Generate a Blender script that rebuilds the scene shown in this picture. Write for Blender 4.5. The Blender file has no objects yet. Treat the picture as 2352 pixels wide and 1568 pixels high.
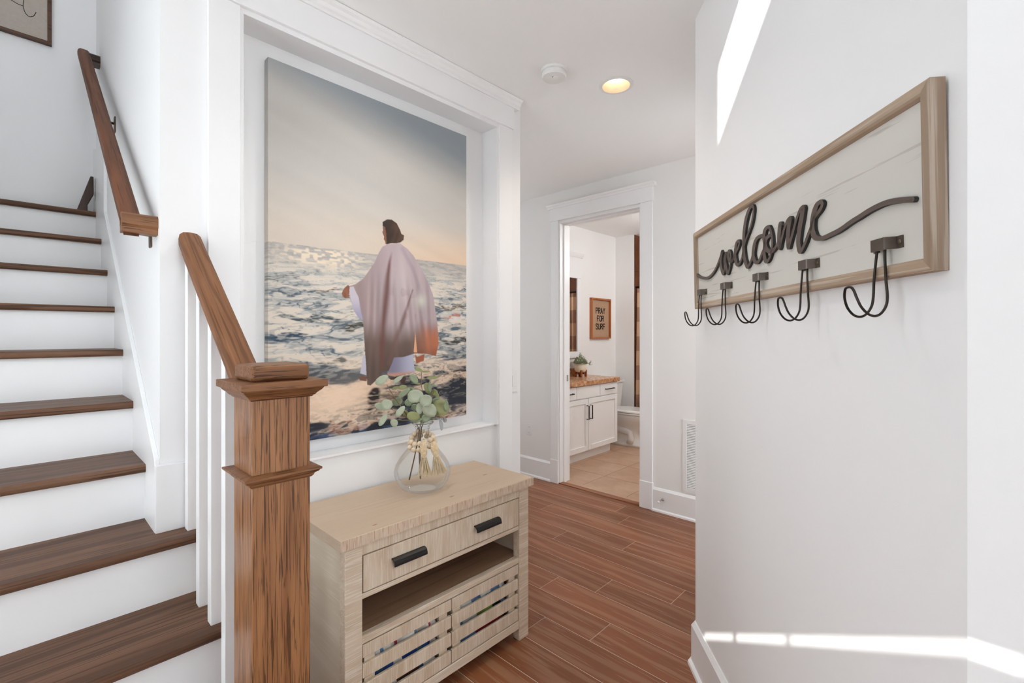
import bpy, bmesh, math, random
import numpy as np
from mathutils import Vector

random.seed(7)
SC = bpy.context.scene
COL = SC.collection

# ------------------------------------------------------------------ camera
YAW = math.radians(43.7)
cam_d = bpy.data.cameras.new('camera')
cam_d.sensor_width = 36.0
cam_d.sensor_fit = 'HORIZONTAL'
cam_d.lens = 36.0 * 1076.4 / 2352.0
cam_d.shift_y = -17.75 / 2352.0
cam_d.clip_start = 0.02
cam = bpy.data.objects.new('camera', cam_d)
COL.objects.link(cam)
cam.location = (0, 0, 1.41)
cam.rotation_euler = (math.radians(90), 0, YAW - math.radians(90))
SC.camera = cam

# ------------------------------------------------------------------ world, sun, exposure
SKY = 3.5
world = bpy.data.worlds.new('sky')
SC.world = world
world.use_nodes = True
bg = world.node_tree.nodes['Background']
bg.inputs[0].default_value = (0.93, 0.97, 0.995, 1)
bg.inputs[1].default_value = SKY

SUN_B, SUN_TAN = math.radians(10), 0.8075          # travels towards +X, a little +Y, and down
sun_d = bpy.data.lights.new('sun', 'SUN')
sun_d.energy = 9.0
sun_d.angle = math.radians(0.3)
sun_d.color = (1.0, 0.97, 0.92)
sun = bpy.data.objects.new('sun', sun_d)
COL.objects.link(sun)
sun.rotation_euler = Vector((math.cos(SUN_B), math.sin(SUN_B), -SUN_TAN)).to_track_quat('-Z', 'Y').to_euler()
sun.location = (-8, -1, 9)

def portal(name, loc, rot, sx, sy):
    d = bpy.data.lights.new(name, 'AREA')
    d.shape = 'RECTANGLE'; d.size = sx; d.size_y = sy
    d.cycles.is_portal = True
    o = bpy.data.objects.new(name, d); COL.objects.link(o)
    o.location = loc; o.rotation_euler = rot
portal('entry_portal', (0.35, -3.2, 2.6), (math.radians(-90), 0, 0), 1.3, 5.2)
portal('added_glazing_portal', (-1.32, 1.5, 1.35), (math.radians(90), 0, math.radians(-90)), 1.2, 2.6)
portal('added_skylight_portal', (-0.25, 2.9, 5.5), (0, 0, 0), 0.6, 0.7)
portal('hall_portal', (3.16, 0.70, 1.3), (math.radians(-90), 0, 0), 0.54, 2.5)
portal('hall_end_portal', (2.3, 4.32, 1.7), (math.radians(90), 0, 0), 0.5, 1.7)

SC.view_settings.view_transform = 'Standard'
SC.view_settings.look = 'None'
SC.view_settings.gamma = 1.0
SC.view_settings.use_curve_mapping = False
SC.view_settings.exposure = 0.32
SC.cycles.use_denoising = True
SC.cycles.use_adaptive_sampling = True
SC.cycles.adaptive_threshold = 0.1
SC.cycles.adaptive_min_samples = 16
SC.cycles.max_bounces = 8
SC.cycles.diffuse_bounces = 5
SC.cycles.glossy_bounces = 3
SC.cycles.transmission_bounces = 10
SC.cycles.transparent_max_bounces = 32
SC.cycles.sample_clamp_indirect = 8.0
SC.cycles.caustics_reflective = False
SC.cycles.caustics_refractive = False

# ------------------------------------------------------------------ materials
def lin(c):
    return tuple(((v / 255) / 12.92 if v / 255 <= 0.04045 else (((v / 255) + 0.055) / 1.055) ** 2.4) for v in c) + (1,)

def new_mat(name):
    m = bpy.data.materials.new(name)
    m.use_nodes = True
    nt = m.node_tree
    return m, nt, nt.nodes['Principled BSDF']

def plain(name, rgb, rough=0.5, metal=0.0, bump=0.0, bscale=200, var=0.0, spec=None):
    m, nt, b = new_mat(name)
    b.inputs['Base Color'].default_value = lin(rgb)
    b.inputs['Roughness'].default_value = rough
    b.inputs['Metallic'].default_value = metal
    if spec is not None:
        b.inputs['Specular IOR Level'].default_value = spec
    if bump or var:
        tc = nt.nodes.new('ShaderNodeTexCoord')
        n = nt.nodes.new('ShaderNodeTexNoise')
        n.inputs['Scale'].default_value = bscale
        n.inputs['Detail'].default_value = 4
        nt.links.new(tc.outputs['Object'], n.inputs['Vector'])
        if bump:
            bp = nt.nodes.new('ShaderNodeBump')
            bp.inputs['Strength'].default_value = bump
            bp.inputs['Distance'].default_value = 0.002
            nt.links.new(n.outputs['Fac'], bp.inputs['Height'])
            nt.links.new(bp.outputs['Normal'], b.inputs['Normal'])
        if var:
            mx = nt.nodes.new('ShaderNodeMix'); mx.data_type = 'RGBA'
            mx.inputs[6].default_value = lin(tuple(max(0, v * (1 - var)) for v in rgb))
            mx.inputs[7].default_value = lin(tuple(min(255, v * (1 + var)) for v in rgb))
            nt.links.new(n.outputs['Fac'], mx.inputs[0])
            nt.links.new(mx.outputs[2], b.inputs['Base Color'])
    return m

def wood(name, base, alt, streak, axis, coarse=9.0, fine=70.0, thr=0.56, amount=0.8, rough=0.4,
         bump=0.25, stretch=0.05, fstretch=0.02, rnd=0.0, dist=0.15, rings=0.0, tint=0.0, soft=0.08, coat=0.0, spec=0.5, rotx=0.0):
    """grain along `axis`: a coarse tone noise, fine dark (or limed) pores, optional cathedral rings"""
    m, nt, b = new_mat(name)
    N, Lk = nt.nodes, nt.links
    tc = N.new('ShaderNodeTexCoord')
    vec = tc.outputs['Object']
    oi = N.new('ShaderNodeObjectInfo')
    if rnd:
        mul = N.new('ShaderNodeVectorMath'); mul.operation = 'SCALE'
        mul.inputs[0].default_value = (13.1, 7.7, 5.3)
        Lk.new(oi.outputs['Random'], mul.inputs['Scale'])
        ad = N.new('ShaderNodeVectorMath'); ad.operation = 'ADD'
        Lk.new(vec, ad.inputs[0]); Lk.new(mul.outputs[0], ad.inputs[1])
        vec = ad.outputs[0]
    if rotx:
        rm = N.new('ShaderNodeMapping'); rm.inputs['Rotation'].default_value = (rotx, 0, 0)
        Lk.new(vec, rm.inputs['Vector']); vec = rm.outputs['Vector']
    def mapped(st):
        mp = N.new('ShaderNodeMapping')
        s = [1, 1, 1]; s['xyz'.index(axis)] = st
        mp.inputs['Scale'].default_value = s
        Lk.new(vec, mp.inputs['Vector'])
        return mp.outputs['Vector']
    n1 = N.new('ShaderNodeTexNoise'); n1.inputs['Scale'].default_value = coarse
    n1.inputs['Detail'].default_value = 5; n1.inputs['Distortion'].default_value = 0.6
    Lk.new(mapped(stretch), n1.inputs['Vector'])
    r1 = N.new('ShaderNodeValToRGB')
    r1.color_ramp.elements[0].position = 0.3; r1.color_ramp.elements[0].color = lin(base)
    r1.color_ramp.elements[1].position = 0.7; r1.color_ramp.elements[1].color = lin(alt)
    Lk.new(n1.outputs['Fac'], r1.inputs['Fac'])
    n2 = N.new('ShaderNodeTexNoise'); n2.inputs['Scale'].default_value = fine
    n2.inputs['Detail'].default_value = 3; n2.inputs['Distortion'].default_value = dist
    Lk.new(mapped(fstretch), n2.inputs['Vector'])
    r2 = N.new('ShaderNodeValToRGB')
    r2.color_ramp.elements[0].position = thr; r2.color_ramp.elements[0].color = (0, 0, 0, 1)
    r2.color_ramp.elements[1].position = thr + soft; r2.color_ramp.elements[1].color = (amount,) * 3 + (1,)
    Lk.new(n2.outputs['Fac'], r2.inputs['Fac'])
    fac = r2.outputs['Color']
    if rings:
        w = N.new('ShaderNodeTexWave'); w.wave_type = 'RINGS'
        w.rings_direction = axis.upper()
        w.inputs['Scale'].default_value = rings; w.inputs['Distortion'].default_value = 9
        w.inputs['Detail'].default_value = 3; w.inputs['Detail Scale'].default_value = 1.2
        Lk.new(mapped(0.12), w.inputs['Vector'])
        r3 = N.new('ShaderNodeValToRGB')
        r3.color_ramp.elements[0].position = 0.72; r3.color_ramp.elements[0].color = (0, 0, 0, 1)
        r3.color_ramp.elements[1].position = 0.95; r3.color_ramp.elements[1].color = (amount * 0.8,) * 3 + (1,)
        Lk.new(w.outputs['Fac'], r3.inputs['Fac'])
        mxm = N.new('ShaderNodeMix'); mxm.data_type = 'RGBA'; mxm.blend_type = 'LIGHTEN'
        mxm.inputs[0].default_value = 1.0
        Lk.new(fac, mxm.inputs[6]); Lk.new(r3.outputs['Color'], mxm.inputs[7])
        fac = mxm.outputs[2]
    mx = N.new('ShaderNodeMix'); mx.data_type = 'RGBA'
    Lk.new(fac, mx.inputs[0]); Lk.new(r1.outputs['Color'], mx.inputs[6])
    mx.inputs[7].default_value = lin(streak)
    col = mx.outputs[2]
    if tint:
        hs = N.new('ShaderNodeHueSaturation')
        mr = N.new('ShaderNodeMapRange')
        mr.inputs['To Min'].default_value = 1 - tint; mr.inputs['To Max'].default_value = 1 + tint
        Lk.new(oi.outputs['Random'], mr.inputs['Value'])
        Lk.new(mr.outputs[0], hs.inputs['Value']); Lk.new(col, hs.inputs['Color'])
        col = hs.outputs['Color']
    Lk.new(col, b.inputs['Base Color'])
    b.inputs['Roughness'].default_value = rough
    b.inputs['Specular IOR Level'].default_value = spec
    if coat:
        b.inputs['Coat Weight'].default_value = coat
        b.inputs['Coat Roughness'].default_value = 0.15
    if bump:
        bp = N.new('ShaderNodeBump'); bp.inputs['Strength'].default_value = bump
        bp.inputs['Distance'].default_value = 0.001; bp.invert = True
        Lk.new(n2.outputs['Fac'], bp.inputs['Height'])
        Lk.new(bp.outputs['Normal'], b.inputs['Normal'])
    return m

M = {}
M['wall'] = plain('wall_paint', (244, 244, 245), 0.65, bump=0.05, bscale=350)
M['hall'] = plain('hall_paint', (243, 242, 241), 0.65, bump=0.05, bscale=350)
M['ceil'] = plain('ceiling_paint', (250, 250, 250), 0.8)
M['trim'] = plain('trim_enamel', (245, 245, 246), 0.35)
M['tread'] = wood('tread_oak', (100, 70, 53), (122, 90, 70), (64, 43, 32), 'x', coarse=10, fine=130, thr=0.52, amount=0.75, rough=0.45, rnd=1, rings=3.0, bump=0.15, spec=0.2)
M['newel_v'] = wood('newel_oak_upright', (170, 120, 79), (130, 83, 50), (60, 34, 20), 'z', coarse=40, fine=300, thr=0.525, amount=0.8, rough=0.33, fstretch=0.022, stretch=0.06, bump=0.3, spec=0.45, soft=0.07, dist=0.7)
M['newel_x'] = wood('newel_oak_level', (150, 104, 70), (116, 76, 48), (60, 36, 23), 'x', coarse=34, fine=230, thr=0.55, amount=0.8, rough=0.42, fstretch=0.05, rnd=1, bump=0.3, spec=0.3)
M['rail'] = wood('handrail_oak', (148, 104, 73), (122, 82, 56), (84, 53, 35), 'y', coarse=30, fine=190, thr=0.56, amount=0.6, rough=0.5, rnd=1, rings=9.0, bump=0.15, spec=0.15, stretch=0.06, rotx=-0.634)
M['rail_wall'] = wood('wall_handrail_oak', (120, 75, 50), (96, 59, 40), (56, 34, 23), 'y', coarse=30, fine=190, thr=0.56, amount=0.6, rough=0.5, rnd=1, rings=7.0, bump=0.15, spec=0.15, stretch=0.06, rotx=-0.634)
M['raildark'] = wood('handrail_oak_dark', (70, 45, 32), (52, 34, 25), (26, 18, 14), 'z', rough=0.35, bump=0.1)
M['plank'] = wood('floor_plank', (146, 90, 60), (126, 76, 49), (180, 140, 110), 'y', coarse=5, fine=130, thr=0.565, amount=0.42, rough=0.36, spec=0.3, rnd=1, rings=3.2, tint=0.10, bump=0.1, stretch=0.25, fstretch=0.035)
M['filler'] = plain('plank_filler', (222, 206, 190), 0.8)
M['con'] = wood('washed_pine_front', (224, 207, 185), (202, 179, 152), (240, 231, 219), 'z', coarse=26, fine=260, thr=0.52, amount=0.4, rough=0.6, bump=0.4, stretch=0.25, fstretch=0.04, rnd=1)
M['con_x'] = wood('washed_pine_level', (222, 204, 181), (202, 180, 154), (240, 231, 218), 'x', coarse=22, fine=230, thr=0.53, amount=0.55, rough=0.6, bump=0.4, stretch=0.06, fstretch=0.03, rnd=1)
M['con_top'] = wood('washed_pine_top', (206, 184, 160), (196, 173, 149), (184, 160, 136), 'x', coarse=8, fine=110, thr=0.6, amount=0.5, rough=0.55, bump=0.1, stretch=0.08, fstretch=0.02)
M['con_edge'] = wood('washed_pine_sawn_edge', (222, 204, 184), (206, 182, 156), (176, 128, 98), 'z', coarse=60, fine=240, thr=0.54, amount=0.6, rough=0.7, bump=0.4, stretch=0.2, fstretch=0.06, dist=0.4)
M['con_side'] = wood('washed_pine_side', (220, 206, 186), (208, 192, 170), (230, 220, 204), 'y', coarse=8, fine=140, thr=0.55, amount=0.35, rough=0.6, bump=0.3, fstretch=0.04)
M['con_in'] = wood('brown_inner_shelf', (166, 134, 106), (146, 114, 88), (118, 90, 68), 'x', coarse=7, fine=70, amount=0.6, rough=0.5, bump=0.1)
M['knot'] = plain('pine_knot', (168, 140, 114), 0.6, var=0.25, bscale=120)
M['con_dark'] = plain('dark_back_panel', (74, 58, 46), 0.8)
M['black'] = plain('black_handle_metal', (44, 43, 43), 0.38, 0.6)
M['iron'] = plain('dark_iron_wire', (58, 52, 48), 0.35, 0.8)
M['iron_br'] = plain('dark_iron_strap', (96, 86, 79), 0.32, 0.7, var=0.15, bscale=60)
M['letter_side'] = plain('letter_dark_edge', (44, 43, 43), 0.6)  # side faces, darker than the brown letter fronts
M['letter'] = plain('letter_brown_face', (92, 78, 70), 0.55, bump=0.1, bscale=300)
M['sframe'] = wood('sign_frame_wood', (184, 164, 144), (160, 136, 114), (212, 202, 190), 'x', coarse=24, fine=120, thr=0.55, amount=0.5, rough=0.8, rnd=1, stretch=0.1, bump=0.3, spec=0.15)
M['sframe_z'] = wood('sign_frame_wood_upright', (168, 148, 130), (142, 120, 100), (196, 186, 174), 'z', coarse=24, fine=120, thr=0.55, amount=0.5, rough=0.8, rnd=1, stretch=0.1, bump=0.3, spec=0.15)
M['spanel'] = wood('sign_panel_whitewash', (216, 213, 206), (208, 204, 197), (176, 166, 156), 'x', coarse=6, fine=90, thr=0.64, amount=0.5, rough=0.7, stretch=0.05, fstretch=0.04, bump=0.3, soft=0.04)
M['bronze'] = plain('bronze_bracket', (112, 98, 82), 0.4, 0.8)
M['chrome'] = plain('brushed_steel', (190, 188, 184), 0.3, 1.0)
M['plastic'] = plain('white_plastic', (240, 240, 239), 0.4)
M['slot'] = plain('dark_slot', (120, 118, 116), 0.8)
M['porcelain'] = plain('white_porcelain', (238, 236, 233), 0.12)
M['cab'] = plain('cabinet_white_paint', (246, 246, 246), 0.4)
M['granite'] = None
M['tile'] = None
M['wtile'] = plain('brown_wall_tile', (112, 66, 42), 0.3, var=0.2, bscale=12)
M['grout'] = plain('tile_grout', (150, 116, 92), 0.8)
M['wgrout'] = plain('dark_grout', (70, 44, 32), 0.8)
M['ofrm'] = wood('orange_oak_frame', (192, 122, 72), (168, 96, 54), (130, 70, 40), 'z', rough=0.45, bump=0.1, amount=0.4)
M['burlap'] = plain('kraft_paper', (182, 150, 122), 0.85, var=0.06, bscale=120)
M['ink'] = plain('black_ink', (24, 20, 18), 0.7)
M['dfrm'] = wood('walnut_frame', (92, 58, 36), (74, 46, 28), (50, 30, 20), 'x', rough=0.5, bump=0.1)
M['paper'] = plain('beige_linen_paper', (182, 172, 162), 0.85, var=0.05, bscale=60)
M['jute'] = plain('jute_twine', (218, 194, 160), 0.9, var=0.2, bscale=90)
M['bead'] = plain('pale_wood_bead', (228, 208, 180), 0.6, var=0.06, bscale=40)
M['stem'] = plain('twig_brown', (124, 102, 84), 0.7)
M['leaf_a'] = plain('eucalyptus_leaf_sage', (176, 184, 160), 0.6, var=0.12, bscale=30)
M['leaf_b'] = plain('eucalyptus_leaf_olive', (148, 152, 104), 0.6, var=0.15, bscale=30)
M['leaf_c'] = plain('eucalyptus_leaf_green', (142, 154, 124), 0.6, var=0.15, bscale=30)
M['leaf_d'] = plain('eucalyptus_leaf_lavender', (166, 170, 172), 0.6)
M['pot'] = plain('cream_ceramic', (228, 214, 192), 0.5, var=0.05, bscale=20)
M['pstand'] = wood('acacia_stand', (170, 96, 52), (140, 74, 40), (90, 48, 28), 'z', rough=0.5)

def glass(name, tint=(0.97, 0.985, 0.98, 1), ior=1.45, rough=0.0):
    m, nt, b = new_mat(name)
    b.inputs['Base Color'].default_value = tint
    b.inputs['Roughness'].default_value = rough
    b.inputs['Transmission Weight'].default_value = 1.0
    b.inputs['IOR'].default_value = ior
    return m
def thin_glass(name):
    m, nt, b = new_mat(name)
    nt.nodes.remove(b)
    t = nt.nodes.new('ShaderNodeBsdfTransparent'); t.inputs[0].default_value = (0.985, 0.992, 0.988, 1)
    g = nt.nodes.new('ShaderNodeBsdfGlossy'); g.inputs['Roughness'].default_value = 0.03
    lw = nt.nodes.new('ShaderNodeLayerWeight'); lw.inputs['Blend'].default_value = 0.14
    mx = nt.nodes.new('ShaderNodeMixShader')
    dm = nt.nodes.new('ShaderNodeMath'); dm.operation = 'MULTIPLY'; dm.inputs[1].default_value = 0.5
    nt.links.new(lw.outputs['Fresnel'], dm.inputs[0]); nt.links.new(dm.outputs[0], mx.inputs[0])
    nt.links.new(t.outputs[0], mx.inputs[1]); nt.links.new(g.outputs[0], mx.inputs[2])
    nt.links.new(mx.outputs[0], nt.nodes['Material Output'].inputs[0])
    return m
M['glass'] = thin_glass('clear_glass')
M['rim_glass'] = glass('thick_rim_glass', ior=1.2, tint=(0.9, 0.94, 0.93, 1))
def pane_mat():
    m, nt, b = new_mat('window_pane')
    nt.nodes.remove(b)
    t = nt.nodes.new('ShaderNodeBsdfTransparent')
    t.inputs[0].default_value = (0.96, 0.97, 0.97, 1)
    nt.links.new(t.outputs[0], nt.nodes['Material Output'].inputs[0])
    return m
M['pane'] = pane_mat()
M['mirror'] = plain('mirror_glass', (235, 236, 236), 0.02, 1.0)
def emit(name, rgb, s):
    m, nt, b = new_mat(name)
    b.inputs['Base Color'].default_value = lin(rgb)
    b.inputs['Emission Color'].default_value = lin(rgb)
    b.inputs['Emission Strength'].default_value = s
    return m
M['bulb'] = emit('lit_bulb', (255, 248, 236), 4.0)
M['cone'] = plain('warm_white_baffle', (238, 210, 178), 0.5)

def speckle(name, cols, scale, rough):
    m, nt, b = new_mat(name)
    tc = nt.nodes.new('ShaderNodeTexCoord')
    n = nt.nodes.new('ShaderNodeTexNoise'); n.inputs['Scale'].default_value = scale
    n.inputs['Detail'].default_value = 6; n.inputs['Roughness'].default_value = 0.7
    nt.links.new(tc.outputs['Object'], n.inputs['Vector'])
    r = nt.nodes.new('ShaderNodeValToRGB')
    el = r.color_ramp.elements
    while len(el) < len(cols): el.new(0.5)
    for i, (p, c) in enumerate(cols):
        el[i].position = p; el[i].color = lin(c)
    nt.links.new(n.outputs['Fac'], r.inputs['Fac'])
    nt.links.new(r.outputs['Color'], b.inputs['Base Color'])
    b.inputs['Roughness'].default_value = rough
    return m
M['granite'] = speckle('brown_granite', [(0.33, (96, 62, 42)), (0.41, (176, 122, 84)), (0.54, (206, 156, 114)), (0.68, (228, 194, 158))], 34, 0.25)
M['tile'] = speckle('beige_floor_tile', [(0.3, (178, 140, 112)), (0.5, (194, 158, 130)), (0.7, (206, 176, 150))], 3.0, 0.35)

def stripes(name, cols, axis, scale, rough=0.9, two=None):
    """hard-edged repeating bands along `axis` (optionally crossed with a second axis: checks)"""
    m, nt, b = new_mat(name)
    N, Lk = nt.nodes, nt.links
    tc = N.new('ShaderNodeTexCoord')
    sp = N.new('ShaderNodeSeparateXYZ'); Lk.new(tc.outputs['Object'], sp.inputs[0])
    def band(ax, sc):
        mu = N.new('ShaderNodeMath'); mu.operation = 'MULTIPLY_ADD'
        mu.inputs[1].default_value = sc; mu.inputs[2].default_value = 50.13
        Lk.new(sp.outputs['XYZ'.index(ax.upper())], mu.inputs[0])
        fr = N.new('ShaderNodeMath'); fr.operation = 'FRACT'; Lk.new(mu.outputs[0], fr.inputs[0])
        return fr.outputs[0]
    f = band(axis, scale)
    if two:
        a = N.new('ShaderNodeMath'); a.operation = 'ADD'
        q = N.new('ShaderNodeMath'); q.operation = 'GREATER_THAN'; q.inputs[1].default_value = 0.5
        Lk.new(band(two[0], two[1]), q.inputs[0])
        h = N.new('ShaderNodeMath'); h.operation = 'MULTIPLY'; h.inputs[1].default_value = 0.5
        Lk.new(q.outputs[0], h.inputs[0])
        Lk.new(f, a.inputs[0]); Lk.new(h.outputs[0], a.inputs[1])
        fr = N.new('ShaderNodeMath'); fr.operation = 'FRACT'; Lk.new(a.outputs[0], fr.inputs[0])
        f = fr.outputs[0]
    r = N.new('ShaderNodeValToRGB'); r.color_ramp.interpolation = 'CONSTANT'
    el = r.color_ramp.elements
    while len(el) < len(cols): el.new(0.5)
    for i, (p, c) in enumerate(cols):
        el[i].position = p; el[i].color = lin(c)
    Lk.new(f, r.inputs['Fac']); Lk.new(r.outputs['Color'], b.inputs['Base Color'])
    b.inputs['Roughness'].default_value = rough
    return m
M['curtain'] = stripes('striped_curtain_cloth', [(0.0, (198, 160, 128)), (0.5, (158, 118, 96))], 'z', 2.55)
M['tw_check'] = stripes('blue_white_check_towel', [(0.0, (112, 152, 206)), (0.5, (236, 234, 226))], 'x', 9.0, two=('z', 14))
M['tw_stripe'] = stripes('white_blue_stripe_towel', [(0.0, (232, 228, 218)), (0.35, (98, 138, 180)), (0.45, (234, 228, 216)), (0.8, (188, 70, 92)), (0.88, (230, 224, 214))], 'x', 7.0)
M['tw_navy'] = stripes('navy_blue_towel', [(0.0, (36, 70, 140)), (0.4, (60, 100, 116)), (0.55, (40, 78, 150)), (0.8, (226, 224, 216))], 'x', 6.0)
M['tw_green'] = stripes('green_blue_towel', [(0.0, (138, 160, 84)), (0.3, (44, 62, 72)), (0.5, (108, 140, 186)), (0.75, (190, 196, 198))], 'x', 3.4)
M['tw_red'] = stripes('red_towel', [(0.0, (158, 34, 46)), (0.45, (104, 70, 52)), (0.6, (206, 210, 212)), (0.75, (110, 140, 180))], 'x', 3.1)
M['tw_white'] = stripes('white_towel_blue_edge', [(0.0, (84, 52, 40)), (0.3, (70, 96, 130)), (0.36, (234, 230, 222))], 'x', 3.0)

# ------------------------------------------------------------------ mesh helpers
WORLD = {}

class MB:
    def __init__(s):
        s.v, s.f = [], []
    def add(s, verts, faces):
        k = len(s.v)
        s.v += [tuple(p) for p in verts]
        s.f += [tuple(i + k for i in f) for f in faces]
        return s
    def box(s, x0, x1, y0, y1, z0, z1):
        return s.add([(x0, y0, z0), (x1, y0, z0), (x1, y1, z0), (x0, y1, z0), (x0, y0, z1), (x1, y0, z1), (x1, y1, z1), (x0, y1, z1)],
                     [(0, 3, 2, 1), (4, 5, 6, 7), (0, 1, 5, 4), (1, 2, 6, 5), (2, 3, 7, 6), (3, 0, 4, 7)])
    def prism(s, pts, axis, a, b):
        def P(p, t):
            return {'x': (t, p[0], p[1]), 'y': (p[0], t, p[1]), 'z': (p[0], p[1], t)}[axis]
        n = len(pts)
        return s.add([P(p, a) for p in pts] + [P(p, b) for p in pts],
                     [tuple(range(n))[::-1], tuple(range(n, 2 * n))] + [(i, (i + 1) % n, n + (i + 1) % n, n + i) for i in range(n)])
    def frustum(s, r0, z0, r1, z1):
        """rectangles r = (x0, x1, y0, y1)"""
        a, b = r0, r1
        return s.add([(a[0], a[2], z0), (a[1], a[2], z0), (a[1], a[3], z0), (a[0], a[3], z0),
                      (b[0], b[2], z1), (b[1], b[2], z1), (b[1], b[3], z1), (b[0], b[3], z1)],
                     [(0, 3, 2, 1), (4, 5, 6, 7), (0, 1, 5, 4), (1, 2, 6, 5), (2, 3, 7, 6), (3, 0, 4, 7)])
    def lathe(s, prof, cx, cy, n=32, cap=True, sx=1, sy=1):
        v, f = [], []
        for r, z in prof:
            for k in range(n):
                a = 2 * math.pi * k / n
                v.append((cx + r * sx * math.cos(a), cy + r * sy * math.sin(a), z))
        for i in range(len(prof) - 1):
            for k in range(n):
                f.append((i * n + k, i * n + (k + 1) % n, (i + 1) * n + (k + 1) % n, (i + 1) * n + k))
        if cap:
            f.append(tuple(range(n))[::-1]); f.append(tuple(range((len(prof) - 1) * n, len(prof) * n)))
        return s.add(v, f)
    def tube(s, path, r, n=8, caps=True):
        path = [Vector(p) for p in path]
        rr = r if isinstance(r, (list, tuple)) else [r] * len(path)
        v, f = [], []
        up = None
        for i, p in enumerate(path):
            d = (path[min(i + 1, len(path) - 1)] - path[max(i - 1, 0)]).normalized()
            if up is None:
                up = Vector((0, 0, 1)) if abs(d.z) < 0.9 else Vector((1, 0, 0))
            a = d.cross(up)
            if a.length < 1e-6: a = d.orthogonal()
            a.normalize(); b = a.cross(d).normalized(); up = b
            for k in range(n):
                t = 2 * math.pi * k / n
                v.append(p + a * math.cos(t) * rr[i] + b * math.sin(t) * rr[i])
        for i in range(len(path) - 1):
            for k in range(n):
                f.append((i * n + k, i * n + (k + 1) % n, (i + 1) * n + (k + 1) % n, (i + 1) * n + k))
        if caps:
            f.append(tuple(range(n))[::-1]); f.append(tuple(range((len(path) - 1) * n, len(path) * n)))
        return s.add(v, f)
    def loft(s, rings, caps=True):
        n = len(rings[0]); v = [p for r in rings for p in r]; f = []
        for i in range(len(rings) - 1):
            for k in range(n):
                f.append((i * n + k, i * n + (k + 1) % n, (i + 1) * n + (k + 1) % n, (i + 1) * n + k))
        if caps:
            f.append(tuple(range(n))[::-1]); f.append(tuple(range((len(rings) - 1) * n, len(rings) * n)))
        return s.add(v, f)
    def sphere(s, c, r, n=12, m=8):
        prof = [(max(1e-5, r * math.sin(math.pi * i / m)), c[2] - r * math.cos(math.pi * i / m)) for i in range(m + 1)]
        return s.lathe(prof, c[0], c[1], n, cap=False)

def finish_mesh(name, v, f, smooth=False):
    me = bpy.data.meshes.new(name)
    me.from_pydata(v, [], f)
    bm = bmesh.new(); bm.from_mesh(me)
    bmesh.ops.recalc_face_normals(bm, faces=bm.faces)
    bm.to_mesh(me); bm.free()
    if smooth:
        for p in me.polygons: p.use_smooth = True
    return me

def build(mb, name, mat, parent=None, bevel=0.0, smooth=False, local=False, origin=None, segs=2):
    """one mesh object; vertices are in world space unless local (then in the parent's space)"""
    vs = np.array(mb.v, float)
    if origin is None:
        lo, hi = vs.min(0), vs.max(0)
        origin = np.array([(lo[0] + hi[0]) / 2, (lo[1] + hi[1]) / 2, lo[2]])
    origin = np.array(origin, float)
    me = finish_mesh(name, [tuple(p) for p in (vs - origin)], mb.f, smooth)
    if mat: me.materials.append(M[mat])
    o = bpy.data.objects.new(name, me)
    COL.objects.link(o)
    base = np.zeros(3)
    if parent is not None:
        o.parent = parent
        if not local: base = WORLD[parent.name]
        elif parent.type == 'MESH': base = WORLD.get('local:' + parent.name, np.zeros(3))
    if local: WORLD['local:' + o.name] = origin
    WORLD[o.name] = origin
    o.location = tuple(origin - base)
    if bevel:
        b = o.modifiers.new('bevel', 'BEVEL'); b.width = bevel; b.segments = segs
        b.limit_method = 'ANGLE'; b.angle_limit = math.radians(40)
    return o

def thing(name, loc, label, cat, group=None, rot=(0, 0, 0)):
    o = bpy.data.objects.new(name, None)
    o.empty_display_size = 0.05
    COL.objects.link(o)
    o.location = loc; o.rotation_euler = rot
    WORLD[o.name] = np.array(loc, float)
    return tag(o, label, cat, group)

def tag(o, label, cat, group=None):
    o['label'] = label; o['category'] = cat
    if group: o['group'] = group
    return o

def struct(mb, name, mat, parent=None, **k):
    o = build(mb, name, mat, parent, **k)
    if parent is None: o['kind'] = 'structure'
    return o

def stuff(o):
    o['kind'] = 'stuff'; return o

def B(*a):
    return MB().box(*a)

# ================================================================== STRUCTURE
CEIL, TOP = 2.75, 5.4
XW = 0.310          # stair-side face of the niche wall block
YN = 1.878          # front face of the niche wall
XE = 2.035          # right end of the niche wall
XD = 3.505          # bathroom door wall
P0 = (1.985, 0.815) # outside corner of the sign wall
B40 = math.radians(40)
WX, WY = -math.cos(B40), -math.sin(B40)      # along the sign wall, towards the camera
NX, NY = -math.sin(B40), math.cos(B40)       # out of the sign wall
P1 = (P0[0] + WX * 1.281, P0[1] + WY * 1.281)

# ---- floor: slab, planks
fl = struct(B(-1.4, 3.62, -3.2, 4.3, -0.12, -0.0005), 'floor', 'filler')
rows = [1.982 + 0.18 * k for k in range(-18, 9)]
known = {5: 2.4384, 3: 2.0276, 1: 1.4399, -2: 1.4929, 7: 1.9762, 4: 1.5945, 2: 1.0914}
for k, x0 in zip(range(-18, 9), rows):
    x1 = min(x0 + 0.18, XD + 0.005)
    if x1 - x0 < 0.02: continue
    j0 = known.get(k, 0.4 + ((k * 0.47) % 1.3))
    cuts = [-1.6, 4.25]
    y = j0
    while y > -1.3: cuts.append(y); y -= 1.15 + 0.25 * random.random()
    y = j0 + 1.2 + 0.3 * random.random()
    while y < 4.0: cuts.append(y); y += 1.15 + 0.25 * random.random()
    cuts.sort()
    for a, b in zip(cuts[:-1], cuts[1:]):
        build(B(x0 + 0.0014, x1 - 0.0014, a + 0.0011, b - 0.0011, -0.012, 0.0), 'plank', 'plank', fl)

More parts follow.
